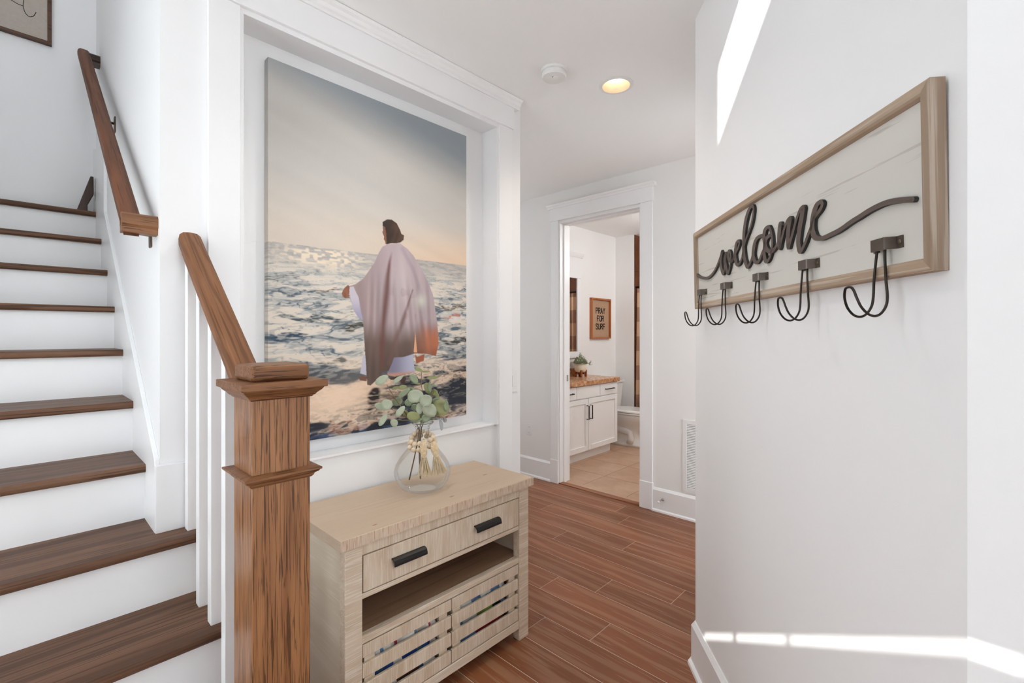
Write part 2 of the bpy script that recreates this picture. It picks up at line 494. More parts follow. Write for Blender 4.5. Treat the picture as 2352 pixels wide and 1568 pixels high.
# ---- ceiling over the hall; a high foyer stays open above the entry and the stairs
cl = struct(MB().prism([(XW, 0.62), (1.753, 0.62), (1.99, 0.80), (3.62, 0.80), (3.62, 4.3), (XW, 4.3)], 'z', CEIL, CEIL + 0.3), 'ceiling', 'ceil')
mb = MB()
mb.box(-1.42, 3.62, -3.3, 2.55, TOP, TOP + 0.1); mb.box(-1.42, 3.62, 3.25, 4.3, TOP, TOP + 0.1)
mb.box(-1.42, -0.55, 2.55, 3.25, TOP, TOP + 0.1); mb.box(0.05, 3.62, 2.55, 3.25, TOP, TOP + 0.1)
struct(mb, 'ceiling_foyer', 'ceil')
w7 = struct(B(-0.55, 0.05, 2.55, 3.25, TOP + 0.05, TOP + 0.054), 'window_7', 'pane')  # out-of-view skylight added to brighten the stairwell
build(B(-0.27, -0.23, 2.55, 3.25, TOP + 0.04, TOP + 0.07), 'window_bar', 'trim', w7)

# ---- niche wall block (front face with the framed niche)
NX0, NX1, NZ0, NZ1, NYB = 0.541, 1.845, 0.905, 2.575, 1.990
mb = MB()
mb.box(XW, NX0, YN, YN + 0.16, 0, CEIL)
mb.box(NX1, XE, YN, YN + 0.16, 0, CEIL)
mb.box(NX0, NX1, YN, YN + 0.16, NZ1 + 0.004, CEIL)
mb.box(NX0, NX1, YN + 0.012, NYB, 0, NZ0)
mb.box(NX0, NX1, NYB, YN + 0.16, 0, NZ1)
struct(mb, 'wall_niche', 'wall')
struct(B(XW, XW + 0.1, YN + 0.16, 4.3, 0, TOP), 'wall_stair', 'wall')
struct(B(XE - 0.1, XE, YN + 0.16, 4.3, 0, CEIL), 'wall_hall_inner', 'hall')
mb = MB()
mb.box(XE - 0.1, XE + 0.02, 4.2, 4.3, 0, CEIL); mb.box(2.55, XD + 0.1, 4.2, 4.3, 0, CEIL); mb.box(XE + 0.02, 2.55, 4.2, 4.3, 2.55, CEIL); mb.box(XE + 0.02, 2.55, 4.2, 4.3, 0, 0.85)
struct(mb, 'wall_hall_end', 'hall')
w5 = struct(B(XE + 0.02, 2.55, 4.256, 4.26, 0.85, 2.55), 'window_5', 'pane')  # unseen window added to light the far hall walls and ceiling
for xx in (XE + 0.02, 2.50):
    build(B(xx, xx + 0.05, 4.23, 4.28, 0.85, 2.55), 'window_bar', 'trim', w5)
struct(B(-0.9, XW, 3.755, 3.86, 0, TOP), 'wall_landing', 'wall')
struct(B(-0.9, -0.8, 2.2, 3.755, 0, TOP), 'wall_stair_outer', 'wall')
struct(B(XW, XW + 0.1, 0.62, YN + 0.16, CEIL + 0.3, TOP), 'wall_upper_stair', 'wall')
struct(B(XW, 1.76, 0.62, 0.72, CEIL + 0.3, TOP), 'wall_upper_foyer', 'wall')

# entry wall on the left (out of frame): glazing added for daylight under an added sun-blocking roof, a slot above it, a high transom
EX = -1.3
OPEN = [(0.9, 2.1, 0.05, 2.65), (-0.475, 0.178, 2.806, 2.837), (-1.35, 0.1035, 4.645, 4.937)]
def left_wall():
    """rectangular wall in the plane x=EX with openings (y0,y1,z0,z1), cut as strips"""
    ops = OPEN
    ys = sorted({-3.2, 2.3} | {o[0] for o in ops} | {o[1] for o in ops})
    mb = MB()
    for a, b in zip(ys[:-1], ys[1:]):
        m = (a + b) / 2
        z = 0.0
        for o in sorted([o for o in ops if o[0] < m < o[1]], key=lambda o: o[2]):
            mb.box(EX - 0.012, EX, a, b, z, o[2]); z = o[3]
        mb.box(EX - 0.012, EX, a, b, z, TOP)
    return mb
struct(left_wall(), 'wall_entry', 'wall')
struct(B(EX, -0.9, 2.2, 2.3, 0, TOP), 'wall_entry_return', 'wall')
mb = MB(); mb.box(EX, -0.3, -3.3, -3.2, 0, TOP); mb.box(-0.3, P1[0] + 0.1, -3.3, -3.2, 5.2, TOP)
struct(mb, 'wall_entry_back', 'wall')
w6 = struct(B(-0.3, P1[0], -3.262, -3.258, 0, 5.2), 'window_6', 'pane')  # unseen glazing behind the camera, added and placed for its daylight
for xx in (-0.3, 0.33, P1[0] - 0.05):
    build(B(xx, xx + 0.05, -3.28, -3.22, 0, 5.2), 'window_bar', 'trim', w6)
struct(B(-5.6, EX - 0.012, -3.4, 3.2, 2.70, 2.745), 'sun_block_roof', 'trim')  # unseen slab added to keep direct sun out of the lower glazing
for i, (y0, y1, z0, z1) in enumerate(OPEN):
    w = struct(B(EX - 0.008, EX - 0.005, y0, y1, z0, z1), 'window_%d' % (i + 1), 'pane')
    if i == 0:
        for yy in (0.9, 1.475, 2.05):
            build(B(EX - 0.03, EX + 0.01, yy, yy + 0.05, z0, z1), 'window_bar', 'trim', w)
    if i == 1:
        for yy, ww in ((0.0205, 0.014), (-0.153, 0.010)):
            build(B(EX - 0.012, EX + 0.0, yy, yy + ww, z0, z1), 'window_bar', 'trim', w)

# ---- sign wall (angled), the wall past it, and the hall wall behind its corner
def along(t, s):
    return (P0[0] + WX * t + NX * s, P0[1] + WY * t + NY * s)
struct(MB().prism([P0, P1, along(1.281, -0.1), (P0[0] + 0.03, P0[1] - 0.1)], 'z', 0, TOP), 'wall_sign', 'wall')
struct(B(P1[0], P1[0] + 0.1, -3.2, P1[1], 0, TOP), 'wall_entry_right', 'wall')
mb = MB()
mb.box(P0[0] + 0.0005, 2.89, P0[1] - 0.1, P0[1], 0, CEIL); mb.box(3.43, XD + 0.1, P0[1] - 0.1, P0[1], 0, CEIL)
mb.box(2.89, 3.43, P0[1] - 0.1, P0[1], 2.55, CEIL); mb.box(2.89, 3.43, P0[1] - 0.1, P0[1], 0, 0.05)
struct(mb, 'wall_hall_right', 'hall')
w4 = struct(B(2.89, 3.43, P0[1] - 0.06, P0[1] - 0.056, 0.05, 2.55), 'window_4', 'pane')  # hidden window added to bring more daylight into the hall
for xx in (2.89, 3.13, 3.38):
    build(B(xx, xx + 0.05, P0[1] - 0.08, P0[1] - 0.03, 0.05, 2.55), 'window_bar', 'trim', w4)

# ---- bathroom door wall
DY0, DY1, DZ = 1.885, 2.736, 2.462
mb = MB()
mb.box(XD, XD + 0.13, P0[1], DY0, 0, CEIL)
mb.box(XD, XD + 0.13, DY1, 4.2, 0, CEIL)
mb.box(XD, XD + 0.13, DY0, DY1, DZ, CEIL)
struct(mb, 'wall_bath_door', 'hall')

# ---- bathroom shell
BXE, BYN = 5.72, 3.47
struct(B(XD + 0.13, 7.0, BYN, BYN + 0.1, 0, CEIL), 'wall_bath_vanity', 'hall')
struct(B(BXE, BXE + 0.014, 3.19, BYN, 0, CEIL), 'wall_bath_end', 'hall')
struct(B(XD + 0.13, 7.0, 0.9, 1.0, 0, CEIL), 'wall_bath_right', 'hall')
wt = struct(B(6.62, 6.72, 0.9, BYN, 0, CEIL), 'wall_bath_shower', 'wgrout')
struct(B(BXE + 0.014, 6.62, 3.19, BYN, 0, CEIL), 'wall_bath_shower_side', 'wgrout')
struct(B(BXE, 6.7, 0.9, 1.75, 0, CEIL), 'wall_bath_nib', 'hall')
struct(B(XD + 0.13, 7.0, 0.9, BYN + 0.1, CEIL, CEIL + 0.1), 'ceiling_bath', 'ceil')
bf = struct(B(XD + 0.02, 7.0, 0.9, BYN, -0.1, -0.002), 'floor_bath', 'grout')
tw = 0.46
for i in range(-1, 8):
    for j in range(0, 7):
        x0 = 3.535 + i * tw + 0.0; y0 = 0.90 + j * tw - 0.195
        xa, xb = max(x0, XD + 0.045), min(x0 + tw, 6.7)
        ya, yb = max(y0, 1.0), min(y0 + tw, BYN)
        if xb - xa < 0.03 or yb - ya < 0.03: continue
        build(B(xa + 0.002, xb - 0.002, ya + 0.002, yb - 0.002, -0.01, 0.0), 'tile', 'tile', bf)
# brown shower tiles on the side wall and end wall
ws = bpy.data.objects['wall_bath_shower_side']
for r in range(0, 10):
    for c in range(0, 5):
        z0 = 0.02 + 0.28 * r; x0 = BXE + 0.016 + 0.22 * c
        off = 0.14 * (c % 2)
        z1 = min(z0 + off + 0.28, CEIL)
        build(B(x0 + 0.002, min(x0 + 0.22, 6.62) - 0.002, 3.182, 3.19, z0 + off + 0.002, z1 - 0.002), 'tile', 'wtile', ws) if z1 - z0 - off > 0.02 else None
for r in range(0, 6):
    for c in range(0, 6):
        z0 = 0.1 + 0.46 * r; y0 = 1.76 + 0.24 * c
        z1 = min(z0 + 0.46, CEIL)
        build(B(6.612, 6.62, y0 + 0.002, min(y0 + 0.24, 3.18) - 0.002, z0 + 0.002, z1 - 0.002), 'tile', 'wtile', wt)
struct(B(XD - 0.012, XD + 0.05, DY0, DY1, -0.004, 0.008), 'trim_1', 'plank', bevel=0.003)

# ---- mouldings: niche casing, header, crown, jambs, sill
t2 = struct(B(0.441, NX0, YN - 0.02, YN, 0, 2.583), 'trim_2', 'trim', bevel=0.002)
t3 = struct(B(NX1, 1.947, YN - 0.02, YN, 0, 2.583), 'trim_3', 'trim', bevel=0.002)
t4 = struct(B(0.432, 1.956, YN - 0.028, YN, 2.583, 2.702), 'trim_4', 'trim', bevel=0.002)
crown = [(YN, 2.702), (YN - 0.034, 2.702), (YN - 0.036, 2.712), (YN - 0.044, 2.718), (YN - 0.05, 2.730), (YN - 0.060, 2.738), (YN - 0.066, 2.748), (YN, 2.748)]
struct(MB().prism(crown, 'x', 0.40, 1.99), 'trim_5', 'trim')
jm = MB()
jm.box(NX0, NX0 + 0.012, YN - 0.012, NYB, NZ0, NZ1 - 0.012); jm.box(NX1 - 0.012, NX1, YN - 0.012, NYB, NZ0, NZ1 - 0.012)
jm.box(NX0, NX1, YN - 0.012, NYB, NZ1 - 0.012, NZ1 + 0.0085)
struct(jm, 'trim_6', 'trim')
struct(B(NX0 + 0.003, NX1 - 0.003, YN + 0.002, NYB, NZ0 - 0.006, NZ0 + 0.004), 'trim_7', 'trim', bevel=0.002)
# baseboards
def base_profile(t=0.016, h=0.185):
    return [(0, 0), (t + 0.014, 0), (t + 0.012, 0.012), (t, 0.02), (t, h - 0.018), (t * 0.25, h), (0, h)]
def base_run(p, q, nrm, z=0.0, h=0.185, ext=(0, 0), t=0.016):
    p, q = Vector((p[0], p[1], 0)), Vector((q[0], q[1], 0))
    d = (q - p).normalized(); nv = Vector((nrm[0], nrm[1], 0))
    rings = []
    for e, k, sg in ((p, ext[0], -1), (q, ext[1], 1)):
        rings.append([tuple(e + d * sg * k * s + nv * s + Vector((0, 0, z + zz))) for s, zz in base_profile(t, h)])
    return MB().loft(rings)
struct(base_run((NX1 + 0.102, YN), (XE, YN), (0, -1), ext=(0, 1)), 'baseboard_niche', 'trim')
struct(base_run((XE, YN), (XE, 4.2), (1, 0), ext=(1, 0)), 'baseboard_hall_inner', 'trim')
struct(base_run((XD, P0[1]), (XD, DY0 - 0.1045), (-1, 0)), 'baseboard_door', 'trim')
struct(base_run((XD, DY1 + 0.0835), (XD, 4.2), (-1, 0)), 'baseboard_door_left', 'trim')
struct(base_run(P0, P1, (NX, NY), ext=(0.36, 0.36)), 'baseboard_sign', 'trim')
struct(base_run((P0[0], P0[1]), (XD, P0[1]), (0, 1), ext=(0.36, 0)), 'baseboard_hall_right', 'trim')
struct(base_run(P1, (P1[0], -3.2), (-1, 0), ext=(0.36, 0)), 'baseboard_entry_right', 'trim')
# bathroom door casing
struct(B(XD - 0.02, XD, DY1, DY1 + 0.083, 0.22, 2.475), 'trim_8', 'trim', bevel=0.002)
struct(B(XD - 0.02, XD, DY0 - 0.104, DY0, 0.22, 2.475), 'trim_9', 'trim', bevel=0.002)
struct(B(XD - 0.028, XD, DY1 - 0.006, DY1 + 0.088, 0, 0.22), 'trim_10', 'trim', bevel=0.004)
struct(B(XD - 0.028, XD, DY0 - 0.109, DY0 + 0.006, 0, 0.22), 'trim_11', 'trim', bevel=0.004)
struct(B(XD - 0.026, XD, DY0 - 0.110, DY1 + 0.09, 2.475, 2.592), 'trim_12', 'trim', bevel=0.002)
cr = [(XD, 2.592), (XD - 0.032, 2.592), (XD - 0.036, 2.602), (XD - 0.05, 2.612), (XD - 0.056, 2.624), (XD, 2.624)]
struct(MB().prism(cr, 'y', DY0 - 0.135, DY1 + 0.115), 'trim_13', 'trim')
dj = MB()
dj.box(XD - 0.004, XD + 0.15, DY1 - 0.014, DY1, 0.0, DZ - 0.014); dj.box(XD - 0.004, XD + 0.15, DY0, DY0 + 0.014, 0.0, DZ - 0.014)
dj.box(XD - 0.004, XD + 0.15, DY0, DY1, DZ - 0.014, DZ)
dj.box(XD + 0.05, XD + 0.085, DY1 - 0.026, DY1 - 0.014, 0, DZ - 0.026); dj.box(XD + 0.05, XD + 0.085, DY0 + 0.014, DY0 + 0.026, 0, DZ - 0.026)
dj.box(XD + 0.05, XD + 0.085, DY0 + 0.014, DY1 - 0.014, DZ - 0.026, DZ - 0.014)
dj = struct(dj, 'door_1', 'trim', bevel=0.001)
build(B(XD + 0.095, XD + 0.125, DY1 - 0.0155, DY1 - 0.0135, 0.955, 1.015), 'strike_plate', 'chrome', dj)

# ================================================================== STAIRS
RISE, RUN, Y3 = 0.1919, 0.2605, 1.506
XS = 0.296
def nose(i): return Y3 + (i - 3) * RUN
st = thing('staircase', (-0.2, nose(1), 0), 'white staircase with dark brown oak treads climbing beside the niche wall', 'staircase')
def nosed(pts_y0, y1, z, t=0.027):
    y0 = pts_y0
    return [(y1, z - t), (y0 + 0.006, z - t), (y0 + 0.001, z - t + 0.006), (y0, z - t / 2), (y0 + 0.001, z - 0.006), (y0 + 0.006, z), (y1, z)]
for i in range(1, 12):
    z = i * RISE; y0 = nose(i); y1 = y0 + RUN + 0.03
    mb = MB()
    if i <= 3:
        xr = 0.53 if i == 1 else 0.435
        mb.prism(nosed(y0, y1, z), 'x', -0.8, xr)
    elif i == 4:
        mb.prism(nosed(y0, YN - 0.001, z), 'x', -0.8, 0.435)
        mb.box(-0.8, XS, YN - 0.001, y1, z - 0.027, z)
    else:
        mb.prism(nosed(y0, y1 if i < 11 else 3.755, z), 'x', -0.8, XS)
    build(mb, 'tread', 'tread', st)
    xr = 0.40 if i <= 4 else XS
    build(B(-0.8, xr, y0 + 0.028, y0 + 0.046, z - RISE, z - 0.027), 'riser', 'trim', st)
# closed side below the lowest treads
pts = [(nose(1) + 0.03, 0)]
for i in range(1, 5):
    pts += [(nose(i) + 0.03, i * RISE - 0.028), (nose(i + 1) + 0.03 if i < 4 else YN, i * RISE - 0.028)]
pts += [(YN, 0)]
build(MB().prism(pts, 'x', 0.395, 0.41), 'side_panel', 'trim', st)
# skirting board against the wall, with its plumb rise at the landing
sk = [(YN, 0.60), (YN, 0.998), (3.23, 2.05), (3.23, 2.37), (3.755, 2.52), (3.755, 1.75)]
build(MB().prism(sk, 'x', XS, XW), 'skirt_board', 'trim', st, bevel=0.002)
build(B(XS, 0.441, YN - 0.016, YN, 4 * RISE, 0.985), 'skirt_block', 'trim', st, bevel=0.002)

# ---- open railing: newel, balusters, rail
RXC = 0.393
rl = thing('stair_railing', (0.411, 1.18, RISE), 'oak box newel post with sloping handrail and white balusters in front of the canvas', 'railing')
NXA, NXB, NYA, NYB2 = 0.3475, 0.4745, 1.117, 1.244
nw = build(B(NXA, NXB, NYA, NYB2, RISE, 1.28), 'newel_post', 'newel_v', rl, bevel=0.003)
def rect(o): return (NXA - o, NXB + o, NYA - o, NYB2 + o)
build(MB().box(*rect(0.0), 1.3025, 1.340), 'cap_block', 'newel_x', nw, bevel=0.009, segs=3)
build(MB().box(*rect(0.030), 1.2855, 1.3027), 'cap_plate', 'newel_x', nw, bevel=0.002)
cv = MB()
prev = None
prof = [(0.003, 1.262), (0.006, 1.266), (0.008, 1.2665), (0.012, 1.272), (0.019, 1.278), (0.0235, 1.2845), (0.0235, 1.2858)]
cv.loft([[(r[0], r[2], z), (r[1], r[2], z), (r[1], r[3], z), (r[0], r[3], z)] for r, z in [(rect(o), z) for o, z in prof]])
build(cv, 'cap_moulding', 'newel_x', nw)
prof = [(0.002, 1.0715), (0.006, 1.076), (0.007, 1.080), (0.015, 1.0855), (0.0165, 1.088), (0.020, 1.090), (0.020, 1.0945), (0.002, 1.0985)]
cv = MB().loft([[(r[0], r[2], z), (r[1], r[2], z), (r[1], r[3], z), (r[0], r[3], z)] for r, z in [(rect(o), z) for o, z in prof]])
build(cv, 'collar', 'newel_x', nw)
SL = RISE / RUN
def rail_profile(w, h, k=1.24):
    a = w / 2
    pts = [(-a * 0.72, -h), (-a * 0.78, -h * 0.72), (-a * 0.98, -h * 0.6), (-a, -h * 0.34), (-a * 0.9, -h * 0.14), (-a * 0.6, -h * 0.03), (0, 0)]
    pts += [(-x, z) for x, z in pts[-2::-1]]
    return [(x, z * k) for x, z in pts]
def sloped_rail(xc, ya, za, yb, zb, w, h):
    pr = rail_profile(w, h)
    return MB().loft([[(xc + x, ya, za + z) for x, z in pr], [(xc + x, yb, zb + z) for x, z in pr]])
ZT = 1.752
def ztop(y): return ZT - SL * (YN - y)
build(sloped_rail(RXC, NYB2 - 0.001, ztop(NYB2 - 0.001), YN, ZT, 0.066, 0.062), 'handrail', 'rail', rl)
for i, yf in ((1, 1.024), (2, 1.285), (2, 1.410), (3, 1.545), (3, 1.675), (4, 1.8168)):
    if i == 1: continue
    yc = yf + 0.0175
    build(B(0.373, 0.408, yf, yf + 0.035, i * RISE, ztop(yc) - 0.06 * 1.24), 'baluster', 'trim', rl, bevel=0.0015)

# ---- handrail on the stair wall with returned ends
wr = thing('wall_handrail', (0.244, 1.92, 1.72), 'brown oak wall handrail with returned ends above the white stair skirting', 'handrail')
wa, wb = (1.925, 1.797), (3.59, 1.797 + SL * (3.59 - 1.925))
wrail = build(sloped_rail(0.2435, wa[0], wa[1], wb[0], wb[1], 0.054, 0.058), 'rail', 'rail_wall', wr)
def ret(yc, zt, x0=0.2175):
    pr = rail_profile(0.054, 0.058, 1.1)
    return MB().loft([[(x0, yc + x, zt + z) for x, z in pr], [(XW, yc + x, zt + z) for x, z in pr]])
build(ret(1.925, 1.797), 'end_return', 'newel_x', wr)
build(ret(3.562, wb[1] - SL * 0.04, 0.262), 'end_return', 'raildark', wr)
for yb in (2.02, 2.92):
    zb = wa[1] + SL * (yb - wa[0]) - 0.075
    br = MB().tube([(0.2435, yb, zb + 0.008), (0.245, yb, zb - 0.022), (0.262, yb, zb - 0.04), (XW - 0.004, yb, zb - 0.042)], 0.006, 8)
    br = build(br, 'bracket', 'bronze', wr, smooth=True)
    build(B(XW - 0.006, XW, yb - 0.016, yb + 0.016, zb - 0.085, zb - 0.01), 'bracket_plate', 'bronze', br, bevel=0.003)
# dark rail foot showing above the top tread
o = build(MB().prism([(0.216, 2.112), (0.274, 2.318), (0.2885, 2.318), (0.2885, 2.215), (0.262, 2.150), (0.262, 2.112)], 'y', 3.62, 3.68), 'upper_handrail', 'raildark', bevel=0.004)
tag(o, 'dark wooden handrail foot leaning at the landing above the highest tread', 'handrail')

# ================================================================== CANVAS PRINT
CX0, CX1, CZ0, CZ1, CYF = 0.6642, 1.6802, 0.967, 2.490, 1.951
def s2l(c):
    c = np.asarray(c, float) / 255.0
    return np.where(c <= 0.04045, c / 12.92, ((c + 0.055) / 1.055) ** 2.4)

def vnoise(x, y, seed):
    """smooth value noise on arrays"""
    r = np.random.RandomState(seed).rand(256, 256)
    xi, yi = np.floor(x).astype(int), np.floor(y).astype(int)
    fx, fy = x - xi, y - yi
    fx = fx * fx * (3 - 2 * fx); fy = fy * fy * (3 - 2 * fy)
    g = lambda a, b: r[a % 256, b % 256]
    return (g(xi, yi) * (1 - fx) + g(xi + 1, yi) * fx) * (1 - fy) + (g(xi, yi + 1) * (1 - fx) + g(xi + 1, yi + 1) * fx) * fy

def inside(px, py, poly):
    c = np.zeros(px.shape, bool)
    n = len(poly)
    for i in range(n):
        x0, y0 = poly[i]; x1, y1 = poly[(i + 1) % n]
        if y0 == y1: continue
        k = ((y0 > py) != (y1 > py)) & (px < (x1 - x0) * (py - y0) / (y1 - y0) + x0)
        c ^= k
    return c

def segdist(px, py, pts):
    d = np.full(px.shape, 9.0)
    for (x0, y0), (x1, y1) in zip(pts[:-1], pts[1:]):
        dx, dy = x1 - x0, (y1 - y0)
        t = np.clip(((px - x0) * dx + (py - y0) * dy) / (dx * dx + dy * dy + 1e-12), 0, 1)
        d = np.minimum(d, np.hypot(px - x0 - t * dx, (py - y0 - t * dy) * 1.5))
    return d

def ss(a, b, x):
    t = np.clip((x - a) / (b - a), 0, 1)
    return t * t * (3 - 2 * t)

def mixc(a, b, t):
    return a * (1 - t[..., None]) + np.asarray(b, float) * t[..., None]

FIG = {
 'hair': [(0.494, 0.3657), (0.5175, 0.3551), (0.5413, 0.3532), (0.5695, 0.3617), (0.5875, 0.381), (0.5941, 0.3922), (0.6091, 0.3955), (0.6066, 0.4101), (0.59, 0.4197), (0.5695, 0.4245), (0.5373, 0.4275), (0.5135, 0.433), (0.5096, 0.4241), (0.4995, 0.4181), (0.5018, 0.411), (0.4925, 0.3981), (0.4963, 0.3908), (0.494, 0.3772)],
 'face': [(0.494, 0.3772), (0.5073, 0.3804), (0.512, 0.3984), (0.5151, 0.4282), (0.5096, 0.4333), (0.5073, 0.4243), (0.4995, 0.4181), (0.5018, 0.411), (0.4925, 0.3981), (0.4979, 0.3906)],
 'robe': [(0.5175, 0.4326), (0.494, 0.4417), (0.4748, 0.4617), (0.452, 0.4953), (0.4148, 0.5294), (0.3966, 0.5461), (0.3608, 0.5636), (0.3279, 0.5718), (0.3362, 0.6084), (0.3537, 0.6429), (0.375, 0.6623), (0.3966, 0.6695), (0.4016, 0.7221), (0.406, 0.7668), (0.4133, 0.8207), (0.417, 0.8621), (0.4333, 0.8643), (0.4748, 0.8436), (0.494, 0.8261), (0.5253, 0.825), (0.5453, 0.7976), (0.5533, 0.7838), (0.6108, 0.7828), (0.6705, 0.773), (0.7416, 0.7759), (0.7971, 0.7847), (0.8141, 0.7443), (0.8065, 0.673), (0.7924, 0.6225), (0.7784, 0.5775), (0.7507, 0.5386), (0.7057, 0.4917), (0.6618, 0.4558), (0.6276, 0.4369), (0.5859, 0.423)],
 'sleeve': [(0.3293, 0.5739), (0.3502, 0.5707), (0.375, 0.6026), (0.3857, 0.6421), (0.3966, 0.6686), (0.3714, 0.6601), (0.3502, 0.6386), (0.3362, 0.6041)],
 'skirt': [(0.5533, 0.7814), (0.6575, 0.7718), (0.6705, 0.833), (0.6192, 0.8382), (0.5533, 0.8425), (0.5175, 0.8363), (0.5214, 0.8155)],
 'skirt2': [(0.3966, 0.771), (0.4089, 0.7758), (0.4126, 0.8332), (0.3821, 0.8261)],
 'hand': [(0.2965, 0.5926), (0.3087, 0.577), (0.3258, 0.5675), (0.3327, 0.5715), (0.3293, 0.6043), (0.3121, 0.6071), (0.3005, 0.6011)],
 'foot': [(0.375, 0.8378), (0.3929, 0.8341), (0.4148, 0.8378), (0.4133, 0.8511), (0.3821, 0.8469)],
 'foot2': [(0.5253, 0.8459), (0.5941, 0.8419), (0.6192, 0.8478), (0.615, 0.8691), (0.5941, 0.8681), (0.5859, 0.8558), (0.5373, 0.8525)],
 'flap': [(0.6705, 0.7745), (0.6836, 0.7845), (0.728, 0.7757), (0.7235, 0.7979), (0.6792, 0.8064)],
 'slit': [(0.6731, 0.7038), (0.6836, 0.7699), (0.6636, 0.7695)],
}
FOLD1 = [(0.5413, 0.4561), (0.5309, 0.485), (0.5214, 0.5321), (0.5151, 0.5835), (0.5041, 0.6394), (0.494, 0.6857), (0.49, 0.74), (0.49, 0.81)]
FOLD2 = [(0.6575, 0.5678), (0.6276, 0.6221), (0.5983, 0.6753), (0.5695, 0.7181), (0.5533, 0.7509), (0.53, 0.80)]
FOLD3 = [(0.60, 0.44), (0.66, 0.50), (0.71, 0.58), (0.73, 0.66)]

def paint(u, v):
    """the printed picture: evening sky over a bright choppy sea, a robed figure seen from behind"""
    uu, vv = u, v
    # sky
    hz = 0.4722 - 0.0075 * u
    top = s2l((146, 154, 160)); mid = s2l((196, 192, 186)); low = s2l((222, 208, 192)); warm = s2l((236, 204, 172))
    c = np.zeros(u.shape + (3,)) + top
    k = vv + 0.10 * (1 - uu) * 0.6 - 0.06 * uu
    c = mixc(c, mid, ss(0.0, 0.17, k))
    c = mixc(c, low, ss(0.25, 0.46, vv) * 0.8)
    c = mixc(c, warm, ss(0.33, 0.47, vv) * ss(0.15, 1.0, uu) * 0.75)
    band = vnoise(uu * 1.6 + 3, (vv - 0.16 * uu) * 16, 3) * 0.6 + vnoise(uu * 3, (vv - 0.2 * uu) * 40, 4) * 0.4
    c = c * (1 + (band - 0.5)[..., None] * 0.13)
    # sea: features shrink towards the horizon; thin dark crests over a pale sheen
    dv = np.maximum(v - hz, 1e-4)
    yl = np.log(dv + 0.035)
    sx = 1.0 / (0.12 + dv * 1.5)
    xs_ = (u - 0.45) * sx
    def streak(fx, fy, seed, slant=0.0):
        wx = vnoise(xs_ * fx * 0.6 + 5, yl * fy * 0.3, seed + 1) - 0.5
        return vnoise(xs_ * fx + wx * 1.2, (yl + slant * (u - 0.5)) * fy + wx * 2.2, seed)
    a1 = streak(2.6, 13, 21, 0.10); a2 = streak(6.0, 30, 23, 0.06); a3 = streak(13, 62, 25, 0.04)
    a4 = streak(26, 120, 27)
    n3 = vnoise(u * 60, v * 190, 29)
    w = 0.40 * a1 + 0.30 * a2 + 0.20 * a3 + 0.10 * a4
    ridge = 1 - np.abs(2 * a2 - 1)
    ridge2 = 1 - np.abs(2 * a3 - 1)
    far = ss(0.09, 0.0, dv); mid_ = ss(0.03, 0.12, dv) * ss(0.36, 0.26, dv); near = ss(0.27, 0.40, dv)
    light = mixc(mixc(np.zeros(u.shape + (3,)) + s2l((226, 216, 202)), s2l((190, 184, 178)), far), s2l((222, 200, 178)), near)
    dark = mixc(mixc(np.zeros(u.shape + (3,)) + s2l((92, 106, 118)), s2l((140, 138, 136)), far), s2l((26, 32, 44)), near)
    tone = mixc(mixc(np.zeros(u.shape + (3,)) + s2l((202, 200, 194)), s2l((172, 168, 163)), far), s2l((134, 128, 124)), near)
    sea = mixc(light, tone, ss(0.56, 0.42, 0.5 * a1 + 0.3 * a2 + 0.2 * a4))
    crest = ss(0.84, 0.95, ridge) * ss(0.50, 0.38, a1) * 0.85 + ss(0.84, 0.95, ridge2) * ss(0.55, 0.42, a2) * (0.6 - 0.4 * near)
    crest += near * (ss(0.49, 0.42, w) * 0.9 + ss(0.84, 0.96, ridge2) * 0.22)
    left = ss(0.9, 0.2, u)
    crest += mid_ * ss(0.40, 0.35, w) * 0.6
    fine = vnoise(u * 34 + 3 * a2, (v + 0.06 * u) * 150 + 5 * a1, 51); fine2 = vnoise(u * 80, (v + 0.05 * u) * 330 + 4 * a2, 53)
    crest = crest * (0.55 + 0.6 * ss(0.35, 0.6, fine)) + near * ss(0.55, 0.72, fine) * 0.55 + mid_ * ss(0.66, 0.8, fine) * 0.35 + near * ss(0.62, 0.8, fine2) * 0.5
    crest -= near * ss(0.6, 0.75, fine2) * 0.35 * ss(0.5, 0.6, fine)
    crest *= 0.55 + 0.45 * ss(0.02, 0.2, dv)
    og = np.exp(-((u - 0.30) / 0.22) ** 2 - ((v - 0.885 + (u - 0.3) * 0.12) / 0.05) ** 2)
    crest = np.clip(crest, 0, 1) * (1 - 0.75 * np.clip(og, 0, 1))
    crest = np.clip(crest + ss(0.455, 0.53, dv + 0.03 * (a1 - .5)) * ss(0.62, 0.45, w) * 0.8, 0, 1)
    sea = mixc(sea, dark, crest)
    blue = ss(0.40, 0.50, dv) * ss(0.56, 0.70, a2) * ss(0.42, 0.36, w) + 0.5 * ss(0.47, 0.53, dv) * ss(0.55, 0.75, a3)
    sea = mixc(sea, s2l((62, 96, 146)), np.clip(blue, 0, 1) * 0.75)
    rust = near * ss(0.86, 0.95, ridge) * ss(0.5, 0.6, a1)
    sea = mixc(sea, s2l((176, 104, 74)), np.clip(rust, 0, 1) * 0.3)
    gl = np.exp(-((u - 0.22) / 0.17) ** 2 - ((v - 0.495) / 0.03) ** 2)
    sea = mixc(sea, s2l((248, 230, 204)), np.clip(gl * (0.1 + 1.3 * ss(0.4, 0.7, n3)), 0, 1) * 0.85)
    sea = mixc(sea, s2l((244, 214, 186)), np.clip(og * ss(0.35, 0.6, w) * 1.2, 0, 1) * 0.8)
